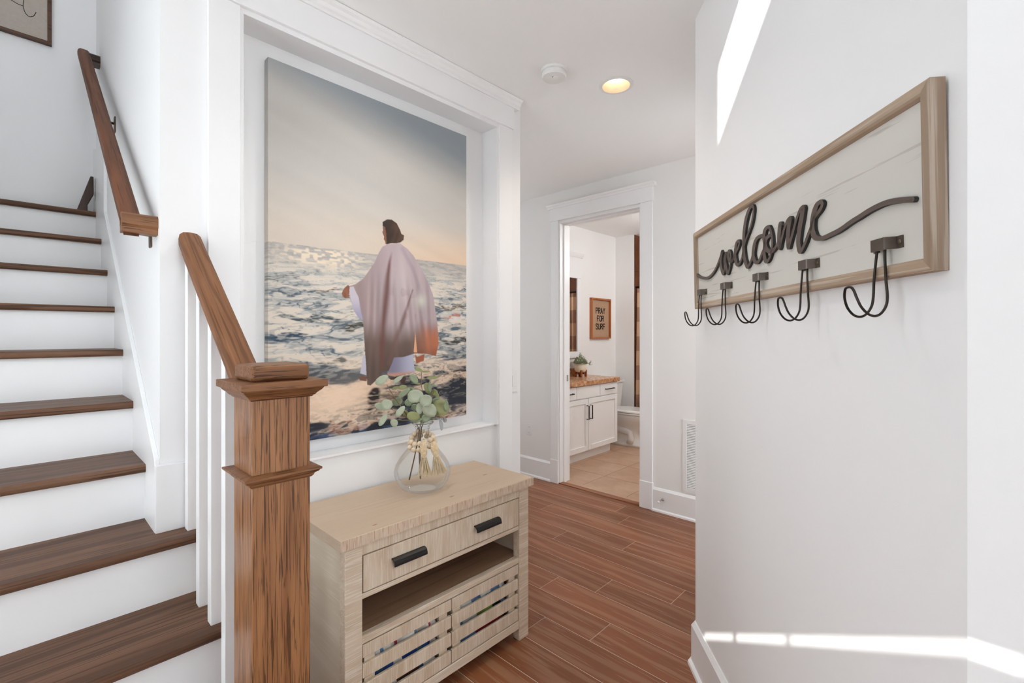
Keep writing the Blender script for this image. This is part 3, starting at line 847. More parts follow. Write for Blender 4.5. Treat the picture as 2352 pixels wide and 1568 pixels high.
    for (cu, cvv, ln, th, col, am) in ((0.12, 0.600, 0.12, 0.0045, (86, 98, 110), .8), (0.05, 0.560, 0.08, 0.004, (100, 100, 100), .7), (0.17, 0.668, 0.15, 0.008, (70, 84, 92), .85), (0.36, 0.688, 0.07, 0.010, (74, 70, 60), .85),
                                   (0.24, 0.588, 0.06, 0.004, (116, 92, 70), .8), (0.06, 0.715, 0.11, 0.009, (50, 72, 92), .8), (0.91, 0.618, 0.11, 0.008, (104, 92, 80), .85), (0.94, 0.655, 0.09, 0.007, (232, 222, 220), .85),
                                   (0.90, 0.648, 0.06, 0.004, (220, 132, 108), .7), (0.93, 0.735, 0.12, 0.012, (66, 64, 62), .85), (0.26, 0.79, 0.10, 0.005, (64, 66, 66), .6), (0.62, 0.905, 0.16, 0.018, (30, 28, 30), .5), (0.92, 0.955, 0.12, 0.028, (28, 38, 54), .65), (0.45, 0.90, 0.035, 0.028, (36, 28, 28), .85)):
        d = ((u - cu) / ln) ** 2 + ((v - cvv + 0.006 * np.sin((u - cu) * 40) + 0.012 * (a3 - .5)) / th) ** 2
        sea = mixc(sea, s2l(col), np.clip(ss(1.3, 0.3, d) * am * (0.5 + 0.9 * ss(0.3, 0.6, a4)), 0, 1))
    c = np.where((v < hz)[..., None], c, sea)
    # figure
    I = lambda k: inside(u, v, FIG[k])
    def put(mask, col):
        c[mask] = (np.zeros(u.shape + (3,)) + np.asarray(col, float))[mask] if np.ndim(col) == 1 else col[mask]
    put(I('foot'), s2l((120, 84, 70))); put(I('foot2'), s2l((70, 46, 40)))
    skirt = mixc(np.zeros(u.shape + (3,)) + s2l((132, 128, 152)), s2l((184, 184, 206)), ss(0.54, 0.66, u)); skirt = mixc(skirt, s2l((202, 150, 130)), ss(0.826, 0.838, v))
    put(I('skirt'), skirt); put(I('skirt2'), s2l((196, 192, 208)))
    r = np.zeros(u.shape + (3,)) + s2l((182, 164, 168))
    r = mixc(r, s2l((164, 142, 140)), ss(0.54, 0.36, u) * 0.9)
    r = mixc(r, s2l((204, 190, 192)), np.exp(-((u - 0.60) / 0.07) ** 2 - ((v - 0.54) / 0.1) ** 2) * 0.8)
    fl2 = 0.03 * (vnoise(u * 14, v * 6, 31) - 0.5)
    r = mixc(r, s2l((112, 92, 84)), ss(0.655, 0.745, v + fl2 + 0.03 * (u - 0.6)))
    r = mixc(r, s2l((86, 68, 60)), ss(0.72, 0.82, v) * 0.7)
    r = mixc(r, s2l((196, 116, 78)), ss(0.665, 0.72, v + fl2) * ss(0.655, 0.76, u) * 0.85)
    r = mixc(r, s2l((120, 62, 42)), ss(0.74, 0.785, v) * ss(0.655, 0.72, u) * 0.5)
    f1 = segdist(u, v, FOLD1) / (0.35 + 0.9 * ss(0.45, 0.60, v) * ss(0.86, 0.70, v) + 0.15)
    r = mixc(r, s2l((112, 72, 64)), ss(0.022, 0.0, f1) * 0.9 * ss(0.44, 0.50, v))
    f2 = segdist(u, v, FOLD2) / (0.3 + 0.8 * ss(0.56, 0.70, v))
    r = mixc(r, s2l((118, 88, 80)), ss(0.022, 0.0, f2) * 0.8)
    for kx, kt, am in ((0.44, 0.06, .35), (0.47, 0.02, .3), (0.56, -0.05, .35), (0.64, -0.16, .4), (0.70, -0.22, .4), (0.75, -0.10, .3)):
        dd = np.abs(u - kx - (v - 0.62) * -kt)
        r = mixc(r, s2l((128, 104, 98)), ss(0.018, 0.0, dd) * am * ss(0.50, 0.62, v))
        r = mixc(r, s2l((214, 200, 204)), ss(0.012, 0.0, np.abs(dd - 0.018)) * am * 0.4 * ss(0.48, 0.6, v) * ss(0.74, 0.66, v))
    r = mixc(r, s2l((160, 146, 156)), ss(0.02, 0.002, segdist(u, v, FOLD3)) * 0.5)
    fold = vnoise(u * 30 - v * 6, v * 3.0, 33)
    r = r * (1 + (fold - 0.5)[..., None] * 0.22)
    spots = ss(0.68, 0.76, vnoise(u * 40, v * 26, 35)) * ss(0.10, 0.0, np.abs(v - 0.60)) * ss(0.52, 0.56, u) * ss(0.72, 0.66, u) * ss(0.5, 0.6, vnoise(u * 9, v * 7, 37))
    r = mixc(r, s2l((136, 104, 100)), spots * 0.5)
    r = mixc(r, s2l((214, 216, 200)), np.exp(-((u - 0.7065) / 0.03) ** 2 - ((v - 0.60) / 0.022) ** 2) * 0.8)
    r = mixc(r, s2l((150, 136, 150)), ss(0.80, 0.74, u - (v - 0.62) * 0.0) * 0)
    put(I('robe'), r)
    put(I('slit'), s2l((236, 176, 132))); put(I('flap'), s2l((164, 92, 62)))
    put(I('sleeve'), mixc(np.zeros(u.shape + (3,)) + s2l((206, 198, 208)), s2l((168, 162, 190)), ss(0.6, 0.66, v)))
    hand = mixc(np.zeros(u.shape + (3,)) + s2l((122, 76, 58)), s2l((164, 104, 78)), vnoise(u * 90, v * 60, 41))
    put(I('hand'), hand)
    hair = mixc(np.zeros(u.shape + (3,)) + s2l((52, 36, 28)), s2l((104, 72, 52)), vnoise(u * 70 + v * 40, v * 40, 42) * ss(0.50, 0.61, u))
    put(I('hair'), hair); put(I('face'), s2l((134, 88, 66)))
    # canvas-print weave
    return np.clip(c * (1 + (np.random.RandomState(5).rand(*u.shape)[..., None] - 0.5) * 0.03), 0, 1)

def make_canvas():
    nu, nv = 400, 600
    gu, gv = np.meshgrid(np.linspace(0, 1, nu + 1), np.linspace(0, 1, nv + 1))
    k = 2                                   # paint finer than the mesh, then average
    off = (np.arange(k) + 0.5) / k - 0.5
    col = sum(paint(gu + du / nu, gv + dv_ / nv) for du in off for dv_ in off) / (k * k)
    xs = CX0 + gu * (CX1 - CX0); zs = CZ1 - gv * (CZ1 - CZ0)
    W = nu + 1
    verts = np.stack([xs.ravel(), np.full(xs.size, CYF), zs.ravel()], 1)
    a = (np.arange(nv)[:, None] * W + np.arange(nu)[None, :]).ravel()
    faces = np.stack([a, a + W, a + W + 1, a + 1], 1)
    cols = col.reshape(-1, 3)
    # wrapped edges: the border colours run back to the wall
    ring = list(range(0, W)) + [i * W + nu for i in range(1, nv + 1)] + [nv * W + i for i in range(nu - 1, -1, -1)] + [i * W for i in range(nv - 1, 0, -1)]
    back = verts[ring].copy(); back[:, 1] = CYF + 0.037
    k0 = len(verts)
    verts = np.vstack([verts, back]); cols = np.vstack([cols, cols[ring]])
    n = len(ring)
    side = [(ring[i], ring[(i + 1) % n], k0 + (i + 1) % n, k0 + i) for i in range(n)]
    org = np.array([(CX0 + CX1) / 2, CYF, CZ0])
    me = bpy.data.meshes.new('canvas_print')
    me.from_pydata((verts - org).tolist(), [], faces.tolist() + side)
    at = me.color_attributes.new('print', 'FLOAT_COLOR', 'POINT')
    at.data.foreach_set('color', np.hstack([cols, np.ones((len(cols), 1))]).astype(np.float32).ravel())
    m, nt, b = new_mat('printed_canvas')
    ca = nt.nodes.new('ShaderNodeVertexColor'); ca.layer_name = 'print'
    nt.links.new(ca.outputs['Color'], b.inputs['Base Color'])
    b.inputs['Roughness'].default_value = 0.65
    me.materials.append(m)
    o = bpy.data.objects.new('canvas_print', me); COL.objects.link(o); o.location = org
    WORLD[o.name] = org
    return o
tag(make_canvas(), 'large canvas print of a robed figure wading in the sea at sunset', 'canvas print')

# ================================================================== CONSOLE CABINET
TZ = 0.737
cab = thing('console_cabinet', (1.188, 1.66, 0), 'whitewashed wooden console cabinet with one wide drawer under the canvas', 'cabinet')
top = build(B(0.713, 1.663, 1.450, 1.868, TZ - 0.0375, TZ), 'tabletop', 'con_top', cab, bevel=0.002)
build(B(0.714, 1.662, 1.4482, 1.4502, TZ - 0.0365, TZ - 0.002), 'sawn_edge', 'con_edge', top)
for kx, kz, r in ((1.23, 1.52, 0.009), (0.86, 1.49, 0.007), (1.53, 1.64, 0.010)):
    kn = MB().lathe([(r, TZ - 0.001), (r, TZ + 0.0003)], kx, kz, 14, sx=1.5, sy=0.6)
    build(kn, 'knot', 'knot', top)
CY = 1.461
for xa, xb in ((0.734, 0.797), (1.578, 1.641)):
    build(B(xa, xb, CY, CY + 0.04, 0, TZ - 0.0375), 'leg', 'con_x', cab, bevel=0.003)
    build(B(xa, xb, 1.815, 1.855, 0, TZ - 0.0375), 'leg', 'con_x', cab, bevel=0.003)
build(B(0.744, 0.760, CY + 0.04, 1.815, 0.055, TZ - 0.0375), 'side_panel', 'con_side', cab)
build(B(1.615, 1.631, CY + 0.04, 1.815, 0.055, TZ - 0.0375), 'side_panel', 'con_side', cab)
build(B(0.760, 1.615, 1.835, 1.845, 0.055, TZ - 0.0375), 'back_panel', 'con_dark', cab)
build(B(0.797, 1.578, CY + 0.003, CY + 0.03, 0.660, TZ - 0.0375), 'top_rail', 'con', cab)
build(B(0.797, 1.578, CY + 0.003, CY + 0.03, 0.510, 0.528), 'drawer_rail', 'con_x', cab, bevel=0.002)
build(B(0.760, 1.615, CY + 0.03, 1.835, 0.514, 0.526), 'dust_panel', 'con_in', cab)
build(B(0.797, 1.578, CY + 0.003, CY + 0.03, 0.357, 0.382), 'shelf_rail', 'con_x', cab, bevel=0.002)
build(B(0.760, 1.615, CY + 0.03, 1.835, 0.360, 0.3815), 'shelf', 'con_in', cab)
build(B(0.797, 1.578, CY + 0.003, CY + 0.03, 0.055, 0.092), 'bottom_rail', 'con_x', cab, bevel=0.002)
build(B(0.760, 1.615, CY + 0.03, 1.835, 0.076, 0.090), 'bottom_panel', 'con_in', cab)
dr = build(B(0.801, 1.574, CY + 0.001, CY + 0.02, 0.532, 0.656), 'drawer', 'con', cab, bevel=0.002)
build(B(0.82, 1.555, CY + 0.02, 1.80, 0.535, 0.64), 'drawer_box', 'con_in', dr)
for xa in (0.909, 1.301):
    # flat cup pull: a lip that rolls out and down
    pr = [(CY + 0.001, 0.611), (CY - 0.010, 0.611), (CY - 0.018, 0.606), (CY - 0.022, 0.594), (CY - 0.022, 0.586), (CY - 0.018, 0.586), (CY - 0.016, 0.598), (CY - 0.008, 0.606), (CY + 0.001, 0.607)]
    build(MB().prism(pr, 'x', xa, xa + 0.141), 'handle', 'black', dr, bevel=0.0006)

def crate(x0, x1, label):
    c = thing('slatted_crate', ((x0 + x1) / 2, 1.62, 0.093), label, 'crate', 'slatted crates in the console')
    for a, b in ((0.308, 0.352), (0.238, 0.286), (0.167, 0.218), (0.096, 0.148)):
        build(B(x0, x1, CY + 0.004, CY + 0.016, a, b), 'slat', 'con', c, bevel=0.002)
    for xa in (x0 + 0.012, x1 - 0.052):
        build(B(xa, xa + 0.04, CY + 0.016, CY + 0.030, 0.094, 0.345), 'stile', 'con_x', c)
    build(B(x0 + 0.012, x0 + 0.024, CY + 0.03, 1.80, 0.094, 0.32), 'side_board', 'con_side', c)
    build(B(x1 - 0.024, x1 - 0.012, CY + 0.03, 1.80, 0.094, 0.32), 'side_board', 'con_side', c)
    build(B(x0 + 0.024, x1 - 0.024, CY + 0.03, 1.80, 0.0935, 0.100), 'base_board', 'con_in', c)
    return c
crate(0.800, 1.183, 'left slatted wooden crate holding towels, below the console shelf')
crate(1.187, 1.575, 'right slatted wooden crate holding towels, below the console shelf')

def towel(x0, x1, z0, z1, mat, label, seed, y0=CY + 0.021):
    """folded beach towel with a soft uneven front"""
    rs = random.Random(seed)
    ph = [rs.random() * 6 for _ in range(4)]
    rings = []
    n = 26
    for i in range(n + 1):
        t = i / n
        x = x0 + (x1 - x0) * t
        wob = abs(0.012 * math.sin(9 * t + ph[0]) + 0.006 * math.sin(23 * t + ph[1]))
        hh = (z1 - z0) * (0.86 + 0.14 * math.sin(7 * t + ph[2])) * (0.75 + 0.25 * math.sin(math.pi * min(1, max(0, t))) ** 0.3)
        pts = []
        for k in range(12):
            a = 2 * math.pi * k / 12
            cy_, cz_ = math.cos(a), math.sin(a)
            py = math.copysign(abs(cy_) ** 0.6, cy_) * 0.13; pz = math.copysign(abs(cz_) ** 0.6, cz_) * hh / 2
            pts.append((x, y0 + 0.13 + py + wob * (1 - cy_) * 0.5, z0 + hh / 2 + pz))
        rings.append(pts)
    o = build(MB().loft(rings), 'beach_towel', mat, smooth=True)
    return tag(o, label, 'towel', 'towels folded in the crates')
towel(0.856, 1.127, 0.102, 0.176, 'tw_white', 'white and brown towel at the bottom of the left crate', 1)
towel(0.856, 1.127, 0.177, 0.247, 'tw_navy', 'navy blue patterned towel in the middle of the left crate', 2)
towel(0.856, 1.127, 0.248, 0.318, 'tw_stripe', 'white towel with blue and pink bands on top in the left crate', 3)
towel(1.243, 1.519, 0.102, 0.176, 'tw_red', 'dark red and grey towel at the bottom of the right crate', 4)
towel(1.243, 1.519, 0.177, 0.247, 'tw_green', 'green and blue towel in the middle of the right crate', 5)
towel(1.243, 1.519, 0.248, 0.318, 'tw_check', 'blue and white checked towel on top in the right crate', 6)

# ================================================================== VASE, EUCALYPTUS, BEADS
VX, VY, VZ = 1.205, 1.69, TZ + 0.0002
outer = [(0.001, 0.0), (0.070, 0.0), (0.092, 0.012), (0.110, 0.036), (0.120, 0.066), (0.121, 0.082), (0.115, 0.105), (0.098, 0.135), (0.072, 0.168), (0.046, 0.196), (0.033, 0.212), (0.0285, 0.226), (0.028, 0.262), (0.030, 0.272), (0.041, 0.279), (0.0455, 0.284), (0.0455, 0.289), (0.042, 0.292)]
vs = MB().lathe([(r, VZ + z) for r, z in outer + [(0.040, 0.290), (0.0385, 0.284)]], VX, VY, 64, cap=False)
vase = tag(build(vs, 'glass_vase', 'glass', smooth=True), 'round clear glass vase with narrow neck on the console', 'vase')

rim = [(VX + 0.0445 * math.cos(2 * math.pi * k / 40), VY + 0.0445 * math.sin(2 * math.pi * k / 40), VZ + 0.2885) for k in range(41)]
build(MB().tube(rim, 0.0032, 8, caps=False), 'rim', 'rim_glass', vase, smooth=True)
build(MB().lathe([(0.0305, VZ + 0.262), (0.0325, VZ + 0.266), (0.0305, VZ + 0.270)], VX, VY, 40, cap=False), 'neck_ring', 'rim_glass', vase, smooth=True)
RTX, RTY = math.sin(YAW), -math.cos(YAW)          # image-right on the ground
FWX, FWY = math.cos(YAW), math.sin(YAW)
def vpt(cx, cy, dep=0.0):
    """a spot near the vase: offsets read off the photo, turned into metres around the vase axis"""
    a = (cx - 639) * 0.000387
    y = 830 + cy / 4.9
    z = 1.41 - 2.04 * (y - 766.25) / 1076.4
    return Vector((VX + RTX * a + FWX * dep, VY + RTY * a + FWY * dep, z))
def leaf(parent, cx, cy, ln, wd, ang, mat, dep, rs):
    c = vpt(cx, cy, dep)
    R = Vector((RTX, RTY, 0)); U = Vector((0, 0, 1)); F = Vector((-FWX, -FWY, 0))
    a = math.radians(ang)
    ax = (R * math.cos(a) + U * math.sin(a)); ay = (-R * math.sin(a) + U * math.cos(a))
    tilt = rs.uniform(-0.35, 0.35)
    ax = (ax + F * tilt).normalized()
    nn = ax.cross(ay).normalized()
    l, w = ln * 0.000387 * 0.57, wd * 0.000387 * 0.57
    v, f = [c], []
    n = 12
    for ring in (0.55, 1.0):
        for k in range(n):
            t = 2 * math.pi * k / n
            px = math.cos(t) * l * ring * (1.0 if math.cos(t) > 0 else 1.06)
            py = math.sin(t) * w * ring * (1 - 0.12 * math.cos(t))
            v.append(c + ax * px + ay * py + nn * (0.10 * w * ring * ring + 0.12 * abs(py)))
    for k in range(n):
        f.append((0, 1 + k, 1 + (k + 1) % n))
        f.append((1 + k, 1 + n + k, 1 + n + (k + 1) % n, 1 + (k + 1) % n))
    mb = MB(); mb.v = [tuple(p) for p in v]; mb.f = f
    o = build(mb, 'leaf', mat, parent, smooth=True)
    so = o.modifiers.new('thick', 'SOLIDIFY'); so.thickness = 0.0006
    return o
def twig(parent, pts, r0, r1):
    path = [vpt(*p) for p in pts]
    n = len(path)
    return build(MB().tube(path, [r0 + (r1 - r0) * i / (n - 1) for i in range(n)], 6), 'stem', 'stem', parent, smooth=True)
rs = random.Random(3)
def branch(label, stems, leaves):
    b = thing('eucalyptus_branch', tuple(vpt(stems[0][0][0], stems[0][0][1])), label, 'branch', 'eucalyptus in the glass vase')
    for s in stems: twig(b, s, 0.0030, 0.0011)
    for (cx, cy, ln, wd, ang, mt, dep) in leaves: leaf(b, cx, cy, ln, wd, ang, 'leaf_' + mt, dep, rs)
    return b
branch('left spray of sage green eucalyptus leaves reaching over the vase rim',
       [[(490, 1330, 0.0), (545, 1090, 0.0), (585, 900, 0.0), (600, 760, 0.004), (560, 680, 0.0), (450, 620, -0.01), (290, 520, -0.02)],
        [(500, 650, -0.005), (400, 510, 0.0), (320, 400, 0.0), (235, 260, 0.0)],
        [(500, 655, -0.005), (420, 652, -0.02), (385, 648, -0.02)], [(440, 620, -0.01), (330, 575, -0.02), (260, 585, -0.02)],
        [(330, 420, 0.0), (290, 390, 0.005), (170, 380, 0.005)]],
       [(185, 205, 140, 80, 35, 'a', 0.0), (350, 205, 125, 45, 35, 'a', 0.02), (255, 475, 112, 108, 10, 'a', -0.02), (165, 500, 70, 110, 70, 'a', 0.0), (350, 455, 105, 85, 20, 'c', 0.02),
        (430, 355, 140, 52, 38, 'c', 0.01), (405, 295, 82, 46, 10, 'b', 0.02), (320, 305, 90, 30, 15, 'b', 0.03), (410, 545, 125, 62, 52, 'a', -0.03), (215, 640, 140, 58, 58, 'a', -0.02), (345, 672, 85, 80, 30, 'a', -0.03), (455, 590, 90, 60, -50, 'b', 0.0), (130, 380, 90, 10, 5, 'c', 0.01)])
branch('middle upright spray of eucalyptus leaves standing tallest in the vase',
       [[(610, 1325, 0.01), (598, 1090, 0.01), (600, 900, 0.005), (610, 740, 0.0), (640, 600, 0.0), (650, 430, 0.0), (628, 270, 0.0), (628, 100, 0.0)],
        [(640, 560, 0.0), (580, 440, -0.01)], [(645, 480, 0.0), (600, 450, -0.015)], [(650, 470, 0.0), (700, 380, -0.01)]],
       [(600, 90, 92, 36, -25, 'b', 0.0), (680, 111, 84, 20, 0, 'b', 0.0), (755, 182, 110, 30, 5, 'b', 0.0), (545, 195, 105, 70, -45, 'c', 0.0), (572, 248, 86, 22, -10, 'b', 0.01),
        (580, 375, 155, 128, 15, 'a', -0.03), (700, 420, 130, 122, 30, 'a', -0.04), (555, 520, 82, 78, 0, 'c', 0.01), (615, 522, 66, 114, 0, 'a', -0.02), (665, 510, 60, 96, -15, 'a', 0.0),
        (480, 465, 80, 92, -50, 'c', 0.02), (555, 598, 122, 92, -10, 'b', -0.03), (600, 455, 80, 70, 40, 'c', 0.02), (700, 340, 90, 60, -30, 'c', 0.03), (520, 440, 90, 70, 30, 'b', 0.03), (590, 650, 110, 40, 15, 'c', -0.02), (510, 330, 70, 50, -20, 'b', 0.03), (480, 330, 90, 60, 25, 'c', 0.03), (640, 640, 44, 120, 0, 'c', 0.0), (690, 625, 90, 80, 30, 'c', -0.02)])
branch('right spray of olive green eucalyptus leaves drooping past the vase rim',
       [[(600, 1150, 0.02), (605, 900, 0.015), (625, 740, 0.01), (680, 640, 0.0), (760, 540, 0.0), (860, 480, 0.0)],
        [(720, 590, 0.0), (800, 610, -0.01), (870, 620, -0.01), (890, 660, -0.01)], [(700, 600, 0.01), (740, 440, 0.01), (765, 300, 0.01)]],
       [(740, 525, 135, 150, 60, 'a', -0.035), (790, 460, 100, 90, 20, 'c', 0.015), (730, 610, 100, 80, -20, 'c', 0.01), (650, 560, 90, 80, 10, 'b', 0.03), (850, 515, 150, 170, 40, 'b', 0.0), (905, 495, 46, 116, 0, 'c', 0.0), (690, 300, 70, 110, 20, 'b', 0.02), (725, 290, 40, 100, 0, 'c', 0.0), (765, 355, 66, 72, 0, 'b', 0.02),
        (760, 265, 76, 24, -15, 'c', 0.0), (800, 400, 36, 90, 10, 'b', 0.02), (855, 700, 34, 118, 8, 'd', -0.01), (890, 655, 40, 52, 20, 'd', 0.0), (800, 590, 120, 60, 10, 'b', 0.02), (820, 640, 90, 20, -15, 'd', 0.0)])

# bead garland: two loose strands around the neck, two jute tassels
bg_ = thing('bead_garland', (VX, VY, VZ + 0.19), 'pale wooden bead garland with two jute tassels looped round the vase neck', 'garland')
def ring_beads(zc, rad, tilt, n, ph, skip):
    for k in range(n):
        if k in skip: continue
        a = ph + 2 * math.pi * k / n
        r = rad * (1 + 0.06 * math.sin(3 * a))
        u_, f_ = r * math.cos(a), r * math.sin(a)
        c = (VX + RTX * u_ - FWX * f_, VY + RTY * u_ - FWY * f_, zc + tilt * f_ / rad + 0.006 * math.sin(2 * a + ph))
        build(MB().sphere(c, 0.0112, 14, 9), 'bead', 'bead', bg_, smooth=True)
ring_beads(VZ + 0.222, 0.047, -0.016, 13, 0.2, ())
ring_beads(VZ + 0.200, 0.053, -0.018, 14, 0.35, ())
def tassel(hx, hy, bx, by, spread, dep, seed):
    rr = random.Random(seed)
    h = vpt(hx, hy, dep); b = vpt(bx, by, dep)
    d = (b - h); L = d.length; d.normalize()
    prof = []
    m = 26
    path, rad = [], []
    for i in range(m + 1):
        t = i / m
        path.append(h + d * (L * 0.46 * t))
        rad.append((0.010 + 0.005 * math.sin(math.pi * min(1, t * 1.1))) * (1 + 0.10 * (i % 2)) * (0.6 if i == 0 else 1))
    w = build(MB().tube(path, rad, 12), 'tassel', 'jute', bg_, smooth=False)
    lp = MB().tube([h + Vector((0.006 * math.cos(a), 0, 0.008 + 0.008 * math.sin(a))) for a in [math.pi * 2 * k / 10 for k in range(11)]], 0.0014, 6)
    build(lp, 'loop', 'jute', w, smooth=True)
    fr = MB()
    s0 = h + d * (L * 0.45)
    side = d.cross(Vector((FWX, FWY, 0))).normalized(); fw_ = Vector((FWX, FWY, 0))
    for k in range(90):
        a = rr.uniform(0, 2 * math.pi); q = math.sqrt(rr.random())
        o1 = side * (0.011 * q * math.cos(a)) + fw_ * (0.010 * q * math.sin(a))
        o2 = side * (spread * q * math.cos(a)) + fw_ * (spread * 0.6 * q * math.sin(a))
        L2 = L * (0.55 + rr.uniform(-0.03, 0.02))
        p = [s0 + o1, s0 + d * L2 * 0.5 + (o1 + o2) * 0.5 + side * rr.uniform(-0.002, 0.002), s0 + d * L2 + o2]
        fr.tube(p, 0.0009, 4)
    stuff(build(fr, 'fringe', 'jute', w))
tassel(682, 865, 700, 1225, 0.033, -0.072, 1)
tassel(782, 870, 852, 1215, 0.034, -0.056, 2)

# ================================================================== WELCOME SIGN WITH HOOKS
ROTZ = math.atan2(WY, WX)
TILT = 0.02
SZ = 1.512
sg = thing('coat_rack', (P0[0], P0[1], SZ), 'whitewashed wooden welcome sign with five black wire coat hooks', 'coat rack', rot=(TILT, 0, ROTZ))
# local axes: x along the wall (towards the camera), -y out of the wall, z up
ST0, ST1, SH, SF = 0.070, 1.2495, 0.311, 0.026
build(B(ST0 + 0.012, ST1 - 0.012, -0.014, -0.001, 0.012, SH - 0.012), 'panel', 'spanel', sg, local=True)
fw = 0.024
def frame_bar(p0, p1, horizontal, outer_sign):
    """mitred bar with a rounded inner lip"""
    pr = [(0, 0.0), (0, SF - 0.002), (0.003, SF), (fw - 0.007, SF), (fw - 0.003, SF - 0.003), (fw, SF - 0.010), (fw, 0.0)]
    rings = []
    for e, sgn in ((p0, 1), (p1, -1)):
        r = []
        for w_, h_ in pr:
            if horizontal: r.append((e[0] + sgn * w_, -h_, e[1] + outer_sign * w_))
            else: r.append((e[0] + outer_sign * w_, -h_, e[1] + sgn * w_))
        rings.append(r)
    return MB().loft(rings)
build(frame_bar((ST0, 0), (ST1, 0), True, 1), 'frame_bar', 'sframe', sg, local=True)
build(frame_bar((ST0, SH), (ST1, SH), True, -1), 'frame_bar', 'sframe', sg, local=True)
build(frame_bar((ST0, 0), (ST0, SH), False, 1), 'frame_bar', 'sframe_z', sg, local=True)
build(frame_bar((ST1, 0), (ST1, SH), False, -1), 'frame_bar', 'sframe_z', sg, local=True)

LET = {
 'w': [(0.0897, 0.1386), (0.1313, 0.124), (0.1734, 0.1151), (0.2102, 0.1113), (0.246, 0.1146), (0.2808, 0.125), (0.308, 0.1394), (0.3313, 0.1563), (0.3511, 0.1743), (0.364, 0.1862), (0.358, 0.1779), (0.3504, 0.1627), (0.3495, 0.1453), (0.3547, 0.1269), (0.3646, 0.1128), (0.3718, 0.1072), (0.3782, 0.1144), (0.3824, 0.1254), (0.3855, 0.1399), (0.3926, 0.1628), (0.3991, 0.1754), (0.3943, 0.1671), (0.3905, 0.1506), (0.394, 0.1329), (0.4017, 0.1136), (0.4098, 0.1034), (0.4202, 0.1111), (0.4283, 0.1223), (0.4326, 0.1339), (0.4378, 0.1543), (0.4357, 0.1669), (0.4278, 0.1761), (0.4206, 0.174), (0.4172, 0.1633), (0.4235, 0.1488), (0.437, 0.1388), (0.4509, 0.1411), (0.4635, 0.1501)],
 'e': [(0.4452, 0.1376), (0.4619, 0.146), (0.4814, 0.1634), (0.4975, 0.1744), (0.5077, 0.1853), (0.5061, 0.1936), (0.4964, 0.195), (0.4852, 0.1885), (0.4766, 0.1729), (0.4719, 0.1585), (0.475, 0.1406), (0.4847, 0.125), (0.4948, 0.1203), (0.5103, 0.1244), (0.5233, 0.135), (0.5362, 0.1476)],
 'l': [(0.5276, 0.1426), (0.5402, 0.1682), (0.5556, 0.1887), (0.5752, 0.2064), (0.5944, 0.2262), (0.6073, 0.2483), (0.6125, 0.2668), (0.6086, 0.2771), (0.5998, 0.2794), (0.5846, 0.2755), (0.5685, 0.2621), (0.5551, 0.2436), (0.5441, 0.2158), (0.5396, 0.1891), (0.5377, 0.1617), (0.5434, 0.1331), (0.5551, 0.112), (0.5642, 0.1038), (0.5799, 0.111), (0.5925, 0.1225), (0.6021, 0.1369)],
 'c': [(0.6662, 0.1779), (0.6499, 0.18), (0.633, 0.1783), (0.6183, 0.1695), (0.6088, 0.1542), (0.6036, 0.1366), (0.6073, 0.1214), (0.6185, 0.1105), (0.6298, 0.1074), (0.6441, 0.113), (0.6585, 0.1273), (0.6683, 0.1357)],
 'o': [(0.7127, 0.1699), (0.6921, 0.1668), (0.6798, 0.1549), (0.6743, 0.1371), (0.6731, 0.121), (0.679, 0.1062), (0.6893, 0.1009), (0.7024, 0.1075), (0.7119, 0.1206), (0.7195, 0.1412), (0.7194, 0.1619), (0.7155, 0.1761), (0.7085, 0.1886), (0.7011, 0.1952), (0.6881, 0.1944), (0.6773, 0.1868), (0.6734, 0.1726), (0.6772, 0.1555), (0.6832, 0.1405), (0.6932, 0.1313), (0.7058, 0.1253), (0.7183, 0.1244), (0.7332, 0.129), (0.748, 0.1381), (0.7554, 0.1462)],
 'm': [(0.7646, 0.1855), (0.7609, 0.1743), (0.7581, 0.1583), (0.7574, 0.1419), (0.7589, 0.1261), (0.7694, 0.1439), (0.7809, 0.1644), (0.792, 0.1792), (0.8026, 0.1884), (0.8128, 0.1907), (0.8131, 0.1859), (0.8082, 0.1744), (0.8045, 0.1593), (0.8029, 0.1436), (0.8034, 0.1297), (0.805, 0.1193), (0.8188, 0.1404), (0.8314, 0.1607), (0.8437, 0.1806), (0.8556, 0.195), (0.8651, 0.2021), (0.8733, 0.2015), (0.8711, 0.193), (0.8659, 0.1762), (0.8579, 0.1578), (0.8525, 0.1386), (0.85, 0.1238), (0.8523, 0.11), (0.8575, 0.0999), (0.8668, 0.1033), (0.8799, 0.1159), (0.8929, 0.1321), (0.9037, 0.1445), (0.9091, 0.153)],
 'e2': [(0.9037, 0.1445), (0.9127, 0.1599), (0.923, 0.1689), (0.9363, 0.1751), (0.9461, 0.181), (0.9514, 0.1889), (0.9481, 0.1945), (0.9419, 0.1962), (0.9321, 0.1933), (0.9236, 0.1851), (0.9166, 0.1734), (0.9119, 0.1601), (0.9105, 0.1459), (0.9134, 0.1326), (0.9213, 0.1213), (0.9342, 0.1154), (0.9484, 0.1129), (0.9639, 0.1135), (0.9805, 0.1150), (0.9985, 0.1164), (1.0182, 0.1194), (1.0372, 0.124), (1.0554, 0.1276), (1.0729, 0.1303), (1.0954, 0.1345), (1.1167, 0.137), (1.137, 0.138), (1.1563, 0.1368), (1.1747, 0.1337), (1.1924, 0.13), (1.2059, 0.1265)],
}
